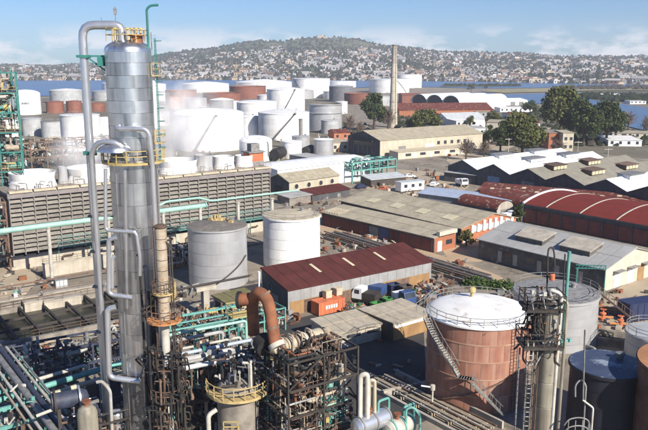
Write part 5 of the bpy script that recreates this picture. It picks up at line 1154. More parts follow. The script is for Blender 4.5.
frame_unit('pump_platform', 'ground-level tangle of pipes, pumps and pale fittings below the fat bent pipe', YP(186,428,66)[:2], a_, 13, 9, [2.6,5.0,7.5], 3, 2, 'dark_steel', PAL_D+['teal','pale_pipe','blue_steel'], 240, 52, decks=(), vessels=10, valves=130, brace=False, zmin=.3, psz=.2)
frame_unit('service_rack', 'teal steel service rack heaped with small valves behind the bent pipe', G(196,352), 36, 15, 6, [2.2,3.6], 4, 1, 'teal', PAL_T+['brown_steel','yellow','beige_clad'], 60, 53, valves=60, brace=False, zmin=.2, psz=.18)
# bottom left: blue-grey and teal rack running away from us
def left_rack():
    A = YP(-4, 366, 80); B = YP(52, 432, 62); a = atan2(B[1]-A[1], B[0]-A[0]); L = hypot(B[0]-A[0], B[1]-A[1])+3; z = (A[2]+B[2])/2
    t = thing('pipe_rack', 'teal steel pipe rack in the near left corner with two fat grey-blue pipes on it', 'pipe rack', (A[0], A[1], 0), a)
    for k, (y, dz, r, mm) in enumerate(((.4,.3,.36,'grey_steel'),(1.15,.3,.3,'blue_steel'),(-.5,.2,.16,'pale_pipe'),(-1.2,.2,.12,'rusty_column'),(1.9,.2,.16,'pale_pipe'),(2.5,.2,.12,'grey_steel'))): MB().tube([(-3,y,z+dz),(L,y,z+dz)], r, 10).build('pipe', M[mm], t)
    for i in range(7):
        x = i*L/6
        MB().box(x-.14,-6,z-.5,x+.14,3.0,z-.15).build('beam', M['teal'], t); MB().box(x-.13,-5.9,z-2.6,x+.13,2.9,z-2.3).build('beam', M['teal'], t)
        for y in (-5.8, -2.9, 2.8): MB().box(x-.12,y-.12,0,x+.12,y+.12,z-.5).build('post', M['teal'], t)
        m = MB(); m.beam((x,-5.8,z-2.4),(x,-2.9,z-.5),.1); m.build('brace', M['teal_dark'], t)
    for y in (-5.8,-2.9,2.8): MB().box(0,y-.1,z-.82,L,y+.1,z-.52).build('beam', M['teal_pale'], t)
    for k in range(4): MB().tube([(0,-5.2+k*.9,z-.05),(L,-5.4+k*.42,z-.05)], .09+.05*(k%3), 7).build('pipe', M[['pale_pipe','grey_steel','teal','blue_steel'][k%4]], t)
    q = random.Random(6)
    for i in range(60):
        x, y = q.uniform(0,L), q.uniform(-5.5,2.5); m = MB(); zz = z+q.uniform(-3,.8); m.tube([(x,y,zz),(x+q.uniform(-2,2),y,zz),(x+q.uniform(-.3,.3),y+q.uniform(-1.5,1.5),zz)], q.uniform(.06,.17), 6); m.obox((x,y,zz-.2),q.uniform(0,2),.35,.3,.5); m.build('valve', M[q.choice(['teal','dark_steel','pale_pipe','grey_steel','blue_steel','brown_steel'])], t)
left_rack()
frame_unit('manifold', 'dark blue steel manifold frame at the edge of the dark basin', YP(6,372,82)[:2], 30, 17, 4.5, [3.0,5.4], 5, 1, 'blue_steel', ['blue_steel','blue_steel','dark_steel','grey_steel','pale_pipe','teal'], 60, 61, valves=30, brace=False, zmin=.4, psz=.24, rr=(.08,.28))
def teal_line():
    A = G(-6, 402, 5); B = G(112, 366, 5); a = atan2(B[1]-A[1], B[0]-A[0]); L = hypot(B[0]-A[0],B[1]-A[1])
    t = thing('pipe_run', 'bright teal pipe run crossing behind the silver column foot', 'pipe', (A[0], A[1], 0), a)
    MB().tube([(0,0,5),(L+8,0,5)], .33, 10).build('pipe', M['teal'], t); MB().tube([(2,1,5.6),(L*.8,1,5.6),(L*.8,1,3)], .22, 8).build('pipe', M['pale_pipe'], t); MB().tube([(L*.3,-1.2,4.4),(L+7,-1.2,4.4)], .3, 10).build('pipe', M['beige_clad'], t)
    for i in range(6): MB().box(i*L/5-.15,-1.6,0,i*L/5+.15,1.3,4.0).build('trestle', M['blue_steel'], t)
teal_line()
def dome_vessel():
    Yd = 62.; o = YP(88, 425, Yd); Z = lambda py: YP(87.5,py,Yd)[2]; t = thing('vertical_vessel', 'beige dome-topped vessel at the bottom left beside a big round flange', 'vessel', (o[0], Yd, 0)); r = .92
    MB().lathe([(r,0),(r,Z(413)),(r*.86,Z(413)+.4),(r*.5,Z(413)+.7),(.02,Z(413)+.82)], 26).build('shell', M['weathered_clad'], t)
    MB().lathe([(.25,Z(406)),(.25,Z(402)),(.42,Z(402)),(.42,Z(402)+.15)], 14, capt=True).build('nozzle', M['rust_pipe'], t)
    t = thing('heat_exchanger', 'horizontal exchanger with a shiny round flange left of the beige dome vessel', 'exchanger', (*YP(76,398,64)[:2], 0), R(25)); z = YP(76,398,64)[2]
    def lat(prof, n=24): m = MB(); m.lathe(prof, n); m.v = [(v[2], v[0], v[1]+z) for v in m.v]; return m
    lat([(.8,-2.2),(.8,.6),(.6,1.0),(.02,1.2)]).build('shell', M['blue_steel'], t); lat([(.8,.2),(1.15,.22),(1.15,.38),(.8,.4)]).build('flange', M['bright_pipe'], t); lat([(.8,-2.0),(1.15,-1.98),(1.15,-1.8),(.8,-1.78)]).build('flange', M['dark_steel'], t)
    for x in (-1.6,.0): MB().box(x-.15,-.5,0,x+.15,.5,z-.6).build('saddle', M['dark_steel'], t)
    MB().tube([(-2.1,-.3,z-.6),(-3.6,-.6,z-.8)], .16, 8).build('pipe', M['pale_pipe'], t)
dome_vessel()
frame_unit('valve_skid', 'cluttered skid of vessels and rusty lines at the foot of the silver column', YP(54,436,63)[:2], 28, 8.5, 5, [3.0,6.0], 2, 1, 'dark_steel', PAL_D+['white_paint','beige_clad','blue_steel','bright_pipe'], 60, 71, vessels=5, valves=30, brace=False, zmin=.5, psz=.2)
# far-left green pipe tower
P2 = G(-2, 262)
frame_unit('pipe_tower', 'tall green scaffold-like pipe tower at the left edge of the picture', (P2[0]-3.4, P2[1]+3), 20, 8.2, 6, [6,10,14,18,22,26,30,34,38], 2, 1, 'teal_dark', ['teal','teal_dark','yellow','pale_pipe','brown_steel','rusty_column','grey_steel','teal'], 170, 81, cat='tower', decks=(10,18,26,34), rails='ochre', valves=70, vessels=6, rr=(.1,.3), zmin=2, psz=.22)
frame_unit('stair_tower', 'dark scaffolding with a teal post at the left end of the cooling tower', (G(8,276)[0]-7, G(8,276)[1]-1), 30, 7.5, 5, [3.5,7,10.5,14], 2, 1, 'brown_steel', ['dark_steel','blue_steel','teal','grey_steel','brown_steel','pale_pipe'], 60, 82, decks=(7,), rails='teal', valves=20, zmin=1, psz=.3)
frame_unit('pump_row', 'row of blue pumps and pale walls under the teal pipe, behind the silver-grey tank', G(166,272), 36, 9, 4, [2.4,4.2], 3, 1, 'grey_steel', ['blue_paint','blue_steel','white_paint','orange_rust','pale_pipe','dark_steel'], 36, 83, valves=34, brace=False, zmin=.3, psz=.16)
# pipework behind the fan stacks on the left
frame_unit('pipe_rack', 'long grey pipe bridge full of fittings beyond the cooling tower on the left', G(16,172), 33, 46, 8, [5,8,11], 8, 1, 'brown_steel', ['grey_steel','pale_pipe','brown_steel','rusty_column','dark_steel','skylight_grey'], 130, 84, valves=50, brace=False, zmin=2, psz=.4, rr=(.15,.4))
# teal rack at the white hall
frame_unit('pipe_rack', 'light teal open pipe rack beside the dark gable of the big hall', G(352,184), 38, 20, 7, [4.5,7.2], 5, 1, 'teal', ['teal','teal_pale','teal','grey_steel'], 30, 85, valves=6, brace=False, zmin=1, psz=.4, rr=(.16,.3))
def teal_bridge():
    A = G(262,184); z = hz(166, *A); t = thing('pipe_run', 'thin teal pipes running along the top of the white hall from the cooling tower', 'pipe', (A[0], A[1], 0), R(36)); L = 42
    for k, (y, dz) in enumerate(((0,0),(.8,.7),(1.6,.2))): MB().tube([(0,y,z-3+dz),(0,y,z+dz),(L-k*4,y,z+dz)], .26, 8).build('pipe', M['teal_pale'], t)
    for i in range(5): MB().box(i*9+1,-.4,0,i*9+1.3,2,z-.5).build('trestle', M['teal'], t)
teal_bridge()
# ------------------------------------------------------------------ near right column
def right_column():
    Yd = 55.; o = YP(547.5, 360, Yd); Z = lambda py: YP(548, py, Yd)[2]; X = lambda px, py: YP(px,py,Yd)[0]-o[0]
    t = thing('absorber_column', 'beige clad column with pale downpipes, dark platform and gooseneck lamp in front of the tanks', 'column', (o[0], Yd, 0))
    r = .70; zt = Z(304); K = 10
    MB().lathe([(r-.04,0),(r-.04,zt)], 24).build('shell', M['weathered_clad'], t)
    for i in range(K): MB().lathe([(r-.03,zt*i/K+.02),(r,zt*i/K+.05),(r,zt*(i+1)/K-.05),(r-.03,zt*(i+1)/K-.02)], 24).build('cladding_band', M['weathered_clad'], t, rz=i)
    MB().lathe([(r,zt),(r*.8,zt+.35),(r*.4,zt+.52),(.02,zt+.56)], 24).build('head', M['dark_steel'], t)
    for px, py, rr, mm in ((559.5,292,.15,'pale_pipe'),(565.5,300,.13,'weathered_clad'),(554,300,.1,'grey_steel')):
        MB().tube([(X(px,py)-.1,-.5,0.5),(X(px,py),-.5,Z(py)),(X(px,py)-.9,-.3,Z(py)+.3),(.1,0,zt+.2)], rr, 10).build('pipe', M[mm], t)
    MB().tube([(X(570,250),.2,Z(352)),(X(570.5,250),.2,Z(252))], .14, 8).build('teal_post', M['teal'], t); MB().beam((X(552,340),-.2,Z(341)),(X(572,340),.2,Z(341)),.24).build('teal_bracket', M['teal'], t)
    MB().tube([(X(548,285),0,zt),(X(548,250),0,Z(254)),(X(549,247),0,Z(248)),(X(553,247),0,Z(247)),(X(554.5,255),0,Z(255)),(X(554.5,266),0,Z(266))], .07, 8, bend=.3).build('lamp_post', M['dark_steel'], t)
    MB().tube([(X(565,270),0,zt),(X(565,255),0,Z(254))], .06, 6).build('rod', M['dark_steel'], t)
    m = MB(); m.lathe([(.02,0),(.22,.1),(.22,.5),(.1,.6)], 12, (X(551,276),-.3,Z(280))); m.build('beacon', M['orange_paint'], t)
    for py, x0, x1, y0, y1, mm in ((342,-2.3,.8,-1.3,1.2,'dark_steel'),(306,-2.2,.8,-1.1,1.3,'dark_steel')):
        z = Z(py); o2 = MB().box(x0,y0,z-.2,x1,y1,z).build('platform', M[mm], t); m = MB()
        railing(m, [(x0,y0,z),((x0+x1)/2,y0,z),(x1,y0,z),(x1,y1,z),((x0+x1)/2,y1,z),(x0,y1,z),(x0,y0,z)], 1.1, .06); m.build('railing', M['dark_steel'], o2)
    q = random.Random(18)
    for i in range(64):
        z = Z(q.uniform(290,352)); x, y = q.uniform(-2.0,.5), q.uniform(-1.2,1.2); m = MB(); m.obox((x,y,z),q.uniform(0,2),q.uniform(.1,.3),q.uniform(.1,.3),q.uniform(.15,.4)); m.tube([(x,y,z),(x,y,z-q.uniform(.4,1.6)),(x+q.uniform(-.6,.6),y,z-1.6)], q.uniform(.03,.09), 6); m.tube([(x,y,z+.1),(x+q.uniform(-.5,.5),y+q.uniform(-.5,.5),z+.1)], .05, 6)
        m.build('valve', M[q.choice(['dark_steel','black','brown_steel','dark_steel','dull_pipe'])], t)
    m = MB(); xa, xb = X(521.5,400), X(527,400)
    for x in (xa, xb): m.beam((x,-.9,0),(x,-.9,Z(338)),.08)
    for i in range(44): m.beam((xa,-.9,.3+i*.4),(xb,-.9,.3+i*.4),.05)
    m.build('ladder', M['pale_pipe'], t)
    m = MB()
    for i in range(16): z = 2.2+i*1.0; m.tube([(xa-.15,-.9,z),(xa-.2,-1.6,z),(xb+.2,-1.6,z),(xb+.15,-.9,z)], .04, 5, bend=.35)
    for x in (xa-.1,(xa+xb)/2,xb+.1): m.beam((x,-1.62,2.2),(x,-1.62,17),.045)
    m.build('ladder_cage', M['dark_steel'], t)
    for px, rr in ((516,.08),(531,.1),(535,.06)): MB().tube([(X(px,390),-.4,.5),(X(px,390),-.4,Z(346))], rr, 7).build('pipe', M[q.choice(['brown_steel','grey_steel'])], t)
right_column()
def mast():
    Yd = 54.; o = YP(584, 400, Yd); Z = lambda py: YP(584,py,Yd)[2]; X = lambda px, py: YP(px,py,Yd)[0]-o[0]
    t = thing('vent_mast', 'thin bent vent pipes with a hooped ladder head before the navy tank', 'pipe', (o[0], Yd, 0))
    MB().tube([(X(583,400),0,Z(400)),(X(585,330),0,Z(330))], .07, 7).build('mast', M['grey_steel'], t)
    MB().tube([(X(582.5,400),0,Z(400)),(X(593,410),0,Z(408)),(X(592,430),0,.5)], .08, 7).build('pipe', M['pale_pipe'], t)
    MB().tube([(X(576,400),.2,Z(398)),(X(576,386),.2,Z(386)),(X(582,380),.2,Z(380)),(X(587,386),.2,Z(386)),(X(586,430),.2,.5)], .07, 7, bend=.4).build('hook_pipe', M['grey_steel'], t)
    m = MB()
    for k, z in enumerate((Z(416), Z(424), Z(432))): m.tube([(X(562,420),-.6,z-.5),(X(566,414),-.6,z),(X(576,412),-.6,z+.2),(X(586,418),-.6,z),(X(587,430),-.6,z-1)], .06, 6, bend=.4)
    for px in (566,573,580,586): m.beam((X(px,420),-.6,.5),(X(px,420),-.6,Z(417)),.06)
    m.build('hoop_rail', M['grey_steel'], t)
mast()
def jib():
    A = G(575, 300); z = hz(268, *A); t = thing('jib_arm', 'dark teal lattice jib arm at the corner of the grey warehouse', 'crane arm', (A[0], A[1], 0)); L = 4.6
    m = MB(); m.beam((0,0,0),(0,0,z),.25); m.build('post', M['teal_dark'], t)
    m = MB()
    for dz in (0,.55): m.beam((-.3,0,z+dz),(L,-.6,z+dz),.14)
    for i in range(8): m.beam((L*i/8,-.6*i/8,z),(L*(i+1)/8,-.6*(i+1)/8,z+.55),.09)
    m.build('arm', M['teal_dark'], t); m = MB(); m.beam((L,-.6,z+.5),(L,-.6,0),.12); m.build('post', M['teal_dark'], t)
jib()
# ================================================================== SMALL THINGS IN THE YARDS
def basin():
    A = G(-12, 352); B = G(104, 328); a = atan2(B[1]-A[1], B[0]-A[0]); L = 32.; D = 15.
    A = (A[0]-3*cos(a), A[1]-3*sin(a))
    t = thing('settling_basin', 'dark settling basin divided by rusty beams at the left', 'basin', (A[0], A[1], 0), a)
    m = MB(); m.box(0,-.6,0,L,0,.95); m.build('wall', M['dirty_concrete'], t); MB().box(0,D,0,L,D+.6,.95).build('wall', M['dirty_concrete'], t); MB().box(-.6,-.6,0,0,D+.6,.95).build('wall', M['dirty_concrete'], t); MB().box(L,-.6,0,L+.6,D+.6,.95).build('wall', M['dirty_concrete'], t)
    MB().box(.02,.02,.01,L-.02,D-.02,.12).build('oily_water', mat('oily_water', (.018,.02,.014), (.035,.036,.025), rough=.25, scale=.4), t)
    for i in range(1, 9): MB().box(L*i/9-.18,0.02,.55,L*i/9+.18,D-.02,.98).build('divider', M['dark_steel'], t)
    for y in (D*.33, D*.66): MB().box(.02,y-.1,.5,L-.02,y+.1,.9).build('walkway', M['dark_steel'], t)
    for y in (-.3, D+.3): railing(MB(), [(i*L/16,y,.95) for i in range(17)], 1.0, .06).build('railing', M['brown_steel'], t)
    q = random.Random(3); m = MB()
    for i in range(26): x = q.uniform(0,L); m.tube([(x,-1.2-q.uniform(0,1.8),.3+q.uniform(0,.5)),(x+q.uniform(2,6),-1.2-q.uniform(0,1.8),.3+q.uniform(0,.4))], q.uniform(.06,.14), 6)
    m.build('pipe_bundle', M['rusty_column'], t)
    return t
basin()
def block(name, label, cat, px, py, ang, lx, ly, lz, m, group=None, extra=None):
    P = G(px, py); t = thing(name, label, cat, (P[0], P[1], 0), R(ang), group)
    MB().box(-lx/2,-ly/2,0,lx/2,ly/2,lz).build('body', M[m], t)
    if extra: extra(t, lx, ly, lz)
    return t
def capped(t, lx, ly, lz):
    MB().box(-lx/2-.12,-ly/2-.12,lz,lx/2+.12,ly/2+.12,lz+.14).build('cap', M['pale_concrete'], t); railing(MB(), [(-lx/2,-ly/2,lz+.14),(0,-ly/2,lz+.14),(lx/2,-ly/2,lz+.14)], .9, .06).build('railing', M['brown_steel'], t)
block('concrete_channel', 'pale concrete channel block with a bluish end, behind the dark basin', 'channel', 38, 309, 34, 4.5, 2.2, 1.6, 'pale_concrete', extra=capped)
block('concrete_channel', 'long pale concrete channel right of the bluish-ended one', 'channel', 62, 306, 34, 6, 2.0, 1.4, 'pale_concrete', extra=capped)
block('concrete_channel', 'far concrete trough with railings behind the two channel blocks', 'channel', 78, 294, 34, 12, 1.8, 1.1, 'dirty_concrete', extra=capped)
block('retaining_wall', 'brown retaining wall left of the channel blocks', 'wall', 10, 312, 34, 9, .8, 2.0, 'dirty_concrete', extra=capped)
block('electric_cabinet', 'grey cabinet below the cooling tower walkway', 'cabinet', 61, 287, 36, 2.2, 1.2, 1.5, 'grey_steel', extra=lambda t,a,b,c: [MB().box(-a/2+.1+i*.7,-b/2-.04,.15,-a/2+.7+i*.7,-b/2+.02,c-.15).build('door', M['skylight_grey'], t) for i in range(3)])
block('bollard_box', 'small teal and white hydrant box on the concrete apron', 'hydrant', 16, 297, 20, .6, .6, .8, 'white_paint', extra=lambda t,a,b,c: MB().lathe([(.3,c),(.32,c+.3),(.02,c+.5)], 10).build('cap', M['teal'], t))
block('low_wall', 'tan blank wall beneath the cooling tower walkway', 'wall', 78, 272, 36.5, 13, .4, 2.6, 'pale_concrete', extra=capped)
def tee():
    P = G(206, 322); t = thing('concrete_pier', 'T-shaped concrete pipe pier before the silver-grey tank', 'pier', (P[0], P[1], 0), R(36)); z = hz(286, *P)
    MB().box(-.5,-.5,0,.5,.5,z-.6).build('post', M['concrete'], t); MB().box(-1.7,-.6,z-.6,1.7,.6,z).build('crosshead', M['pale_concrete'], t)
    MB().tube([(-9,0,z+.25),(8,0,z+.25)], .2, 8).build('pipe', M['dark_steel'], t)
tee()
def slabs():
    q = random.Random(12)
    for i, (px, py, a, lx, ly, lz, lab) in enumerate(((190,312,-50,7,2.2,.9,'tan broken concrete strip left of the pier'),(228,326,-50,9,2.0,.8,'tan concrete kerb block right of the pier'),(196,330,36,3,2,1.1,'small tan plinth left of the pier foot'))):
        block('plinth', lab, 'plinth', px, py, a, lx, ly, lz, 'pale_concrete', extra=lambda t,x,y,z: MB().box(-x/2+.3,-y/2+.3,z,x/2-.6,y/2-.3,z+.2).build('topping', M['dirty_concrete'], t))
slabs()
# vehicles
def wheel_mesh(r): 
    m = MB(); m.lathe([(r*.5,-.13),(r,-.13),(r,.13),(r*.5,.13)], 14); m.v = [(v[0], v[2], v[1]) for v in m.v]; return m
def truck(label, px, py, ang, cabm, bodym, L=6.0, hb=2.4, group=None, stripe=None):
    P = G(px, py); t = thing('truck', label, 'truck', (P[0], P[1], 0), R(ang), group)
    MB().box(0,-1.1,.55,L,1.1,.85).build('chassis', M['dark_steel'], t)
    MB().box(0,-1.2,.86,L-2.0,1.2,.86+hb).build('body', M[bodym], t)
    m = MB(); m.add([(L-1.85,-1.15,.86),(L,-1.15,.86),(L,1.15,.86),(L-1.85,1.15,.86),(L-1.85,-1.15,2.7),(L-.45,-1.15,2.7),(L-.45,1.15,2.7),(L-1.85,1.15,2.7),(L,-1.15,1.75),(L,1.15,1.75)], [(3,2,1,0),(4,5,6,7),(0,1,8,5,4),(2,3,7,6,9),(1,2,9,8),(8,9,6,5),(3,0,4,7)])
    c = m.build('cab', M[cabm], t); m = MB(); m.add([(L+.005,-1.0,1.8),(L+.005,1.0,1.8),(L-.39,1.0,2.6),(L-.39,-1.0,2.6)], [(0,1,2,3)]); m.box(L-1.4,-1.17,1.75,L-.5,-1.14,2.45); m.box(L-1.4,1.14,1.75,L-.5,1.17,2.45); m.build('windscreen', M['glass'], c)
    for x in (1.1, L-1.0):
        for y in (-1.0, 1.0): wheel_mesh(.5).build('wheel', M['black'], t, (x,y,.5))
    if stripe:
        m = MB()
        for i in range(5): m.box(.5+i*.55,-1.24,1.6,.9+i*.55,-1.2,2.3)
        m.build('lettering', M[stripe], t)
    return t
def container(label, px, py, ang, m, L=5.5, Wd=2.4, h=2.3, name='skip', cat='container', open_=True, letter=False, group=None):
    P = G(px, py); t = thing(name, label, cat, (P[0], P[1], 0), R(ang), group); k = .25 if open_ else 0
    o = [(-L/2+k,-Wd/2+k*.4,.15),(L/2-k,-Wd/2+k*.4,.15),(L/2-k,Wd/2-k*.4,.15),(-L/2+k,Wd/2-k*.4,.15),(-L/2,-Wd/2,h),(L/2,-Wd/2,h),(L/2,Wd/2,h),(-L/2,Wd/2,h)]
    MB().add(o, [(3,2,1,0),(0,1,5,4),(1,2,6,5),(2,3,7,6),(3,0,4,7)] + ([(4,5,6,7)] if not open_ else [])).build('body', M[m], t)
    if open_: MB().box(-L/2+.2,-Wd/2+.15,h-.5,L/2-.2,Wd/2-.15,h-.4).build('load', M['dirty_concrete'], t)
    r = MB(); [r.beam(a, b, .14) for a, b in zip(o[4:], o[5:]+o[4:5])]; r.build('rim', M[m], t)
    for i in range(6): x = -L/2+.4+i*(L-.8)/5; MB().box(x-.06,-Wd/2-.06,.2,x+.06,-Wd/2+.08,h-.05).build('rib', M[m], t)
    if letter:
        mm = MB()
        for i in range(5): mm.box(-1.3+i*.5,-Wd/2-.09,1.0,-.95+i*.5,-Wd/2-.05,1.6)
        mm.build('lettering', M['white_paint'], t)
    return t
container('orange-red cargo box with white lettering before the dark red shed', 328, 312, 36, 'orange_paint', 5.2, 2.2, 2.2, 'cargo_box', open_=False, letter=True)
for i, (px, py) in enumerate(((325.5,297),(336,294))): 
    P = G(px, py+16); t = thing('carton', ('left' if i == 0 else 'right')+' one of two small cream boxes standing on the orange-red cargo box', 'box', (P[0]+.3, P[1]+1.2, 2.28), R(36)); MB().box(-.6,-.5,0,.6,.5,1.1).build('body', M['tan_roof'], t); MB().box(-.64,-.54,1.1,.64,.54,1.2).build('lid', M['skylight'], t)
truck('white truck with a blue box body before the grey wall of the dark red shed', 384, 299, 150, 'white_paint', 'blue_paint', 4.6, 1.5)
truck('dark-bodied truck with a white cab by the bins', 378, 305, 150, 'white_paint', 'dark_steel', 4.4, 1.2)
truck('blue and white van parked end-on beside the bins', 397, 302, -60, 'blue_paint', 'white_paint', 3.9, 1.2)
container('green skip in front of the dark truck', 376, 309, 36, 'green_paint', 1.8, 1.3, 1.1)
container('second green skip right of the white drum load', 387, 305, 36, 'green_paint', 1.5, 1.2, 1.2)
container('green bin at the right end of the row by the shed', 411, 298, 30, 'green_paint', 1.3, 1.2, 1.4)
container('tall dark bin between the blue van and the green end bin', 405, 299, 30, 'dark_steel', 2.0, 1.6, 2.4)
container('dark bin behind the blue van', 393, 296, 30, 'navy_paint', 2.0, 1.6, 2.2)
truck('small white van parked tail-on at the blue door of the gabled workshops', 458, 185, -70, 'white_paint', 'white_paint', 4.6, 1.4)
truck('white van in the gap beside the brick gable of the rear long shed', 503, 223, 35, 'white_paint', 'white_paint', 4.6, 1.5)
def car(label, px, py, ang, m):
    P = G(px, py); t = thing('parked_car', label, 'car', (P[0], P[1], 0), R(ang)); o = [(0,.35),(4.1,.35),(4.15,.75),(3.2,.92),(2.7,1.42),(1.0,1.45),(.3,.98),(0,.9)]; n = len(o)
    MB().add([(x,y,z) for y in (-.8,.8) for x,z in o], [tuple(range(n)),tuple(range(n,2*n))[::-1]]+[((i+1)%n,i,n+i,n+(i+1)%n) for i in range(n)]).build('body', M[m], t)
    w = MB(); w.add([(3.17,-.7,.97),(3.17,.7,.97),(2.75,.62,1.38),(2.75,-.62,1.38)], [(0,1,2,3)]); w.box(1.1,-.82,1.0,2.7,-.79,1.36); w.box(1.1,.79,1.0,2.7,.82,1.36); w.add([(.98,.65,1.40),(.98,-.65,1.40),(.33,-.7,1.02),(.33,.7,1.02)], [(0,3,2,1)]); w.build('window', M['glass'], t)
    for x in (.8,3.2):
        for y in (-.75,.75): wheel_mesh(.33).build('wheel', M['black'], t, (x,y,.33))
car('white car parked before the beige annexe of the big hall', 404, 178, 20, 'white_paint')
car('dark car parked under the left end of the teal pipe rack', 356, 189, 35, 'navy_paint')
car('red car parked by the dark canopy before the pipe rack', 388, 191, 160, 'orange_paint')
car('white car parked beside the site cabin in the gravel yard', 432, 187, 60, 'white_paint')
def trailer():
    P = G(401, 193); t = thing('site_cabin', 'white site cabin in the gravel yard left of the blue sheet roof', 'cabin', (P[0], P[1], 0), R(30))
    MB().box(0,0,.4,9,3.2,3.1).build('wall', M['white_paint'], t); MB().box(-.2,-.2,3.1,9.2,3.4,3.3).build('roof', M['skylight_grey'], t)
    for x in (1.2,4,6.8): MB().box(x,-.05,1.5,x+1.2,.02,2.5).build('window', M['glass'], t)
    for x in (.6,4.5,8.4): MB().box(x-.2,.3,0,x+.2,2.9,.4).build('block_foot', M['concrete'], t)
trailer()
t = shed('canopy_shed', 'open dark lean-to canopy before the teal pipe rack', G(371,187), 30, 14, 6, 2.3, 3.0, mono=True, wall='dark_steel', roof='skylight_grey', cat='shed')
t = shed('yard_shed', 'dark flat shed in the yard below the big hall', G(444,181), -40, 12, 10, 3.0, 3.4, mono=True, wall='dark_wall', roof='grey_roof', cat='shed')
container('navy cargo container at the right edge behind the grey tank', 640, 318, 20, 'navy_paint', 7.0, 2.8, 3.0, 'cargo_container', open_=False)
def curb():
    P = G(597, 345); t = thing('bund_pit', 'dark concrete bund pit between the white tank and the right-hand grey tank', 'pit', (P[0], P[1], 0), R(-22)); L, D = 6.2, 3.4
    for x0,y0,x1,y1 in ((0,0,L,.3),(0,D,L,D+.3),(-.3,0,0,D+.3),(L,0,L+.3,D+.3)): MB().box(x0,y0,0,x1,y1,1.2).build('wall', M['dirty_concrete'], t)
    MB().box(.02,.32,.02,L-.02,D-.02,.3).build('sump_water', M['black'], t)
curb()
for i, (px, py, lab) in enumerate(((602.5,320,'orange valve hand-wheel post left of the pair by the stair foot'),(620,327,'orange valve hand-wheel post right of the pair by the stair foot'))):
    P = G(px, py); t = thing('valve', lab, 'valve', (P[0], P[1], 0)); m = MB(); m.lathe([(.45,0),(.45,.35),(.25,.4),(.3,.9),(.5,1.0),(.5,1.2),(.15,1.3),(.1,1.8)], 14, capt=True); m.build('body', M['orange_paint'], t)
    m = MB(); m.lathe([(.42,1.75),(.52,1.8),(.42,1.85)], 16); m.beam((-.45,0,1.8),(.45,0,1.8),.07); m.beam((0,-.45,1.8),(0,.45,1.8),.07); m.build('handwheel', M['orange_paint'], t)
    MB().tube([(-1.6,.2,.5),(1.6,-.2,.5)], .2, 8).build('pipe', M['orange_rust'], t)
t = thing('pipe_run', 'orange-brown pipes lying along the yard beyond the bund pit', 'pipe', (*G(628,316), 0), R(-40))
for i in range(3): MB().tube([(-9,i*.6,.35),(5,i*.6,.35),(7,i*.6+1,.35)], .14, 7).build('pipe', M['orange_rust'], t)
# trench of pipes behind the red shed
def trench():
    A, B = G(320,236), G(486,288); a = atan2(B[1]-A[1], B[0]-A[0]); L = hypot(B[0]-A[0],B[1]-A[1])
    t = thing('pipe_trench', 'bundle of dark pipes on sleepers running behind the dark red shed to the hedge', 'pipes', (A[0], A[1], 0), a); q = random.Random(4)
    for i in range(9): MB().tube([(q.uniform(0,4),i*.52,.55+.25*(i%3)),(L*.5,i*.52,.55+.25*(i%3)),(L-q.uniform(0,3),i*.52+.1,.55+.25*(i%3))], .16+.07*(i%2), 7).build('pipe', M[['dark_steel','brown_steel','grey_steel'][i%3]], t)
    sm = MB().box(-.25,-.3,0,.25,4.9,.4).mesh('sleeper', M['pale_concrete'])
    for i in range(int(L/2.4)): place('sleeper', sm, t, (i*2.4+.5,0,0))
    MB().box(0,-1.2,0,L,-.9,.7).build('kerb', M['dirty_concrete'], t)
trench()
def tan_track():
    A, B = G(372,384), G(478,440); a = atan2(B[1]-A[1], B[0]-A[0]); L = hypot(B[0]-A[0],B[1]-A[1])
    t = thing('pipe_track', 'tan track of parallel pipes on sleepers leading past the red plated tank', 'pipes', (A[0], A[1], 0), a)
    for i in range(8): MB().tube([(0,i*.42,.6+.12*(i%2)),(L,i*.42,.6+.12*(i%2))], .13, 7).build('pipe', M[['pale_pipe','rusty_column','beige_clad','brown_steel'][i%4]], t)
    sm = MB().box(-.1,-.3,0,.1,3.4,.42).mesh('sleeper', M['rusty_column'])
    for i in range(int(L/1.5)): place('sleeper', sm, t, (i*2.6+.4,0,0))
    MB().box(0,3.9,0,L,4.2,.9).build('kerb', M['concrete'], t); MB().box(0,-1.3,0,L,-.9,.5).build('kerb', M['concrete'], t)
tan_track()
t = thing('fire_monitor', 'small white-topped post beside the pipe track near the red tank', 'hydrant', (*G(432,408), 0)); MB().lathe([(.12,0),(.12,2.2),(.3,2.3),(.3,2.9),(.02,3.0)], 12).build('post', M['pale_pipe'], t); MB().tube([(0,0,2.6),(-1.4,-.2,2.9)], .1, 7).build('nozzle', M['white_paint'], t)
t = thing('bund_wall', 'long pale low bund wall crossing the dark road before the red tank', 'wall', (*G(398,394), 0), R(26)); MB().box(-2,0,0,7.5,.35,.7).build('wall', M['concrete'], t); MB().box(-2.05,-.05,.7,7.55,.4,.78).build('coping', M['pale_concrete'], t)
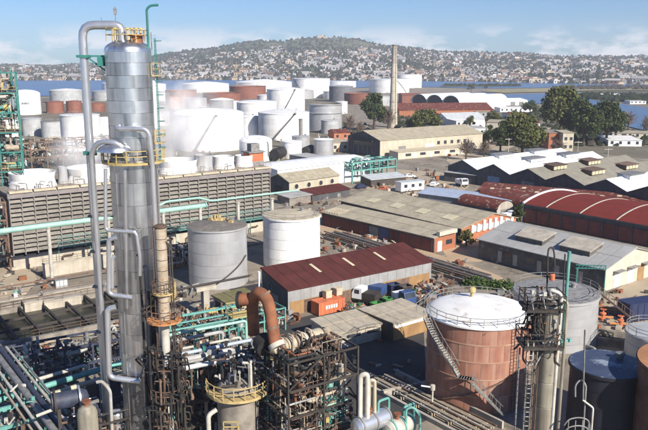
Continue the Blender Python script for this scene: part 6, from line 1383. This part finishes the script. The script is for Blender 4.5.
# scrap, drums, crates
def drum_mesh(m): return MB().lathe([(.3,0),(.3,.3),(.32,.31),(.32,.34),(.3,.35),(.3,.88),(.02,.9)], 12).mesh('barrel', M[m])
dm = {k: drum_mesh(k) for k in ('blue_paint','orange_paint','grey_steel','rust_pipe','green_paint')}
BL = {'blue_paint':'blue steel barrel in the yard near the dark red shed','orange_paint':'orange steel barrel in the yard near the dark red shed','grey_steel':'grey steel barrel in the yard near the dark red shed','rust_pipe':'rusty steel barrel in the yard near the dark red shed','green_paint':'green steel barrel in the yard near the dark red shed'}
q = random.Random(33)
for i in range(34):
    k = q.choice(list(dm)); px, py = q.choice(((q.uniform(347,366),q.uniform(308,318)),(q.uniform(418,440),q.uniform(290,306)))); P = G(px,py)
    o = place('barrel', dm[k], None, (P[0],P[1],0)); tag(o, BL[k], 'barrel', k.split('_')[0]+' barrels by the dark red shed')
sc = MB(); q = random.Random(35)
def pile(px0,px1,py0,py1,n,hm=1.2):
    for i in range(n):
        x, y = G(q.uniform(px0,px1), q.uniform(py0,py1)); z = q.uniform(0,hm*.5)
        if q.random() < .5: sc.obox((x,y,z*.4), q.uniform(0,3), q.uniform(.3,1.6), q.uniform(.2,.9), q.uniform(.2,hm), mi=q.randrange(5))
        else: sc.beam((x,y,z),(x+q.uniform(-1.5,1.5),y+q.uniform(-1.5,1.5),z+q.uniform(0,.9)), q.uniform(.08,.2), mi=q.randrange(5))
pile(415,446,284,306,210); pile(345,372,306,316,50,.9); pile(332,372,132,152,130,2.2); pile(372,395,182,192,40,1.4); pile(335,400,236,252,90,.9); pile(230,300,308,330,80,1.2); pile(436,470,262,300,60,.8); pile(0,120,345,362,220,.5); pile(176,262,312,345,200,1.2); pile(410,445,176,196,40,1.6); pile(500,520,290,310,30,1); pile(300,330,262,276,20,.8); pile(370,440,330,400,20,.3); pile(395,470,170,200,90,1.2); pile(300,350,225,262,60,.8); pile(440,520,150,170,40,1.2); pile(120,200,290,345,160,1.3); pile(0,60,262,300,40,.8); pile(595,648,290,330,40,.6); pile(276,345,196,215,60,1.2); pile(176,345,118,160,160,2.2)
kind(sc.build('scrap', [M['brown_steel'],M['grey_steel'],M['pale_concrete'],M['rust_pipe'],M['dark_steel']]), 'stuff')
# lamp posts and poles seen among the warehouses
for i, (px, pyb, pyt, lab) in enumerate(((508,158,138,'slim white street lamp before the olive tree'),(577,160,141,'wooden pole with a crossbar right of the brown block'),(607,168,148,'pale mast among the grey workshop roofs'),(237,95,62,'thin yellow mast between the red tanks'))):
    P = G(px,pyb); h = hz(pyt, *P); t = thing('pole', lab, 'pole', (P[0],P[1],0)); k = 'ochre' if i == 3 else 'pale_pipe'
    MB().lathe([(.28 if i == 3 else .16,0),(.2 if i == 3 else .1,h)], 8, capt=True).build('post', M[k], t); m = MB(); m.beam((-1.6,0,h-.5),(1.6,0,h-.5),.2)
    if i == 3:
        for z in (h*.45,h*.8): m.box(-1.5,-1.5,z,1.5,1.5,z+.2); railing(m,[(-1.5,-1.5,z),(1.5,-1.5,z),(1.5,1.5,z),(-1.5,1.5,z)],1.2,.15)
    m.build('crossarm', M[k], t)
# ================================================================== STEAM AND AIR
def volume(name, color, dens, aniso=.0, noise=None):
    m = bpy.data.materials.new(name); m.use_nodes = True; n = m.node_tree.nodes; l = m.node_tree.links; n.remove(n['Principled BSDF'])
    v = n.new('ShaderNodeVolumePrincipled'); v.inputs['Color'].default_value = (*color, 1); v.inputs['Density'].default_value = dens; v.inputs['Density Attribute'].default_value = ''; v.inputs['Anisotropy'].default_value = aniso
    if noise:
        tc = n.new('ShaderNodeTexCoord'); nz = n.new('ShaderNodeTexNoise'); nz.inputs['Scale'].default_value = noise; nz.inputs['Detail'].default_value = 5; nz.inputs['Roughness'].default_value = .6; nz.inputs['Distortion'].default_value = .6; l.new(tc.outputs['Object'], nz.inputs['Vector'])
        ln = n.new('ShaderNodeVectorMath'); ln.operation = 'LENGTH'; sp = n.new('ShaderNodeVectorMath'); sp.operation = 'MULTIPLY_ADD'; sp.inputs[1].default_value = (2,2,2); sp.inputs[2].default_value = (-1,-1,-1)
        l.new(tc.outputs['Generated'], sp.inputs[0]); l.new(sp.outputs[0], ln.inputs[0])
        fo = n.new('ShaderNodeMapRange'); fo.inputs['From Min'].default_value = 1; fo.inputs['From Max'].default_value = .25; l.new(ln.outputs['Value'], fo.inputs['Value'])
        th = n.new('ShaderNodeMapRange'); th.inputs['From Min'].default_value = .44; th.inputs['From Max'].default_value = .62; th.inputs['To Max'].default_value = dens; l.new(nz.outputs['Fac'], th.inputs['Value'])
        mu = n.new('ShaderNodeMath'); mu.operation = 'MULTIPLY'; l.new(fo.outputs[0], mu.inputs[0]); l.new(th.outputs[0], mu.inputs[1]); l.new(mu.outputs[0], v.inputs['Density'])
    l.new(v.outputs[0], n['Material Output'].inputs['Volume']); return m
def steam(px, py, y, sx, sy, sz, dens):
    x, yy, z = YP(px, py, y); m = MB(); m.lathe([(.02,-1)]+[(cos(k*pi/10), sin(k*pi/10)) for k in range(-4,5)]+[(.02,1)], 20)
    m.v = [(p[0]*sx, p[1]*sy, p[2]*sz) for p in m.v]
    kind(m.build('steam', volume('steam', (1,.99,1), dens, -.35, 1.8/sx), None, (x, yy, z)), 'stuff')
steam(172, 128, 222, 17, 12, 15, .14); steam(205, 134, 225, 17, 10, 10, .12); steam(180, 104, 250, 15, 12, 11, .09)
steam(92, 150, 200, 15, 10, 9, .14)
hzb = MB(); hzb.box(-2600,-90,-1,2600,4400,215)
kind(hzb.build('haze', volume('haze_air', (.80,.86,1.0), .00012)), 'stuff')
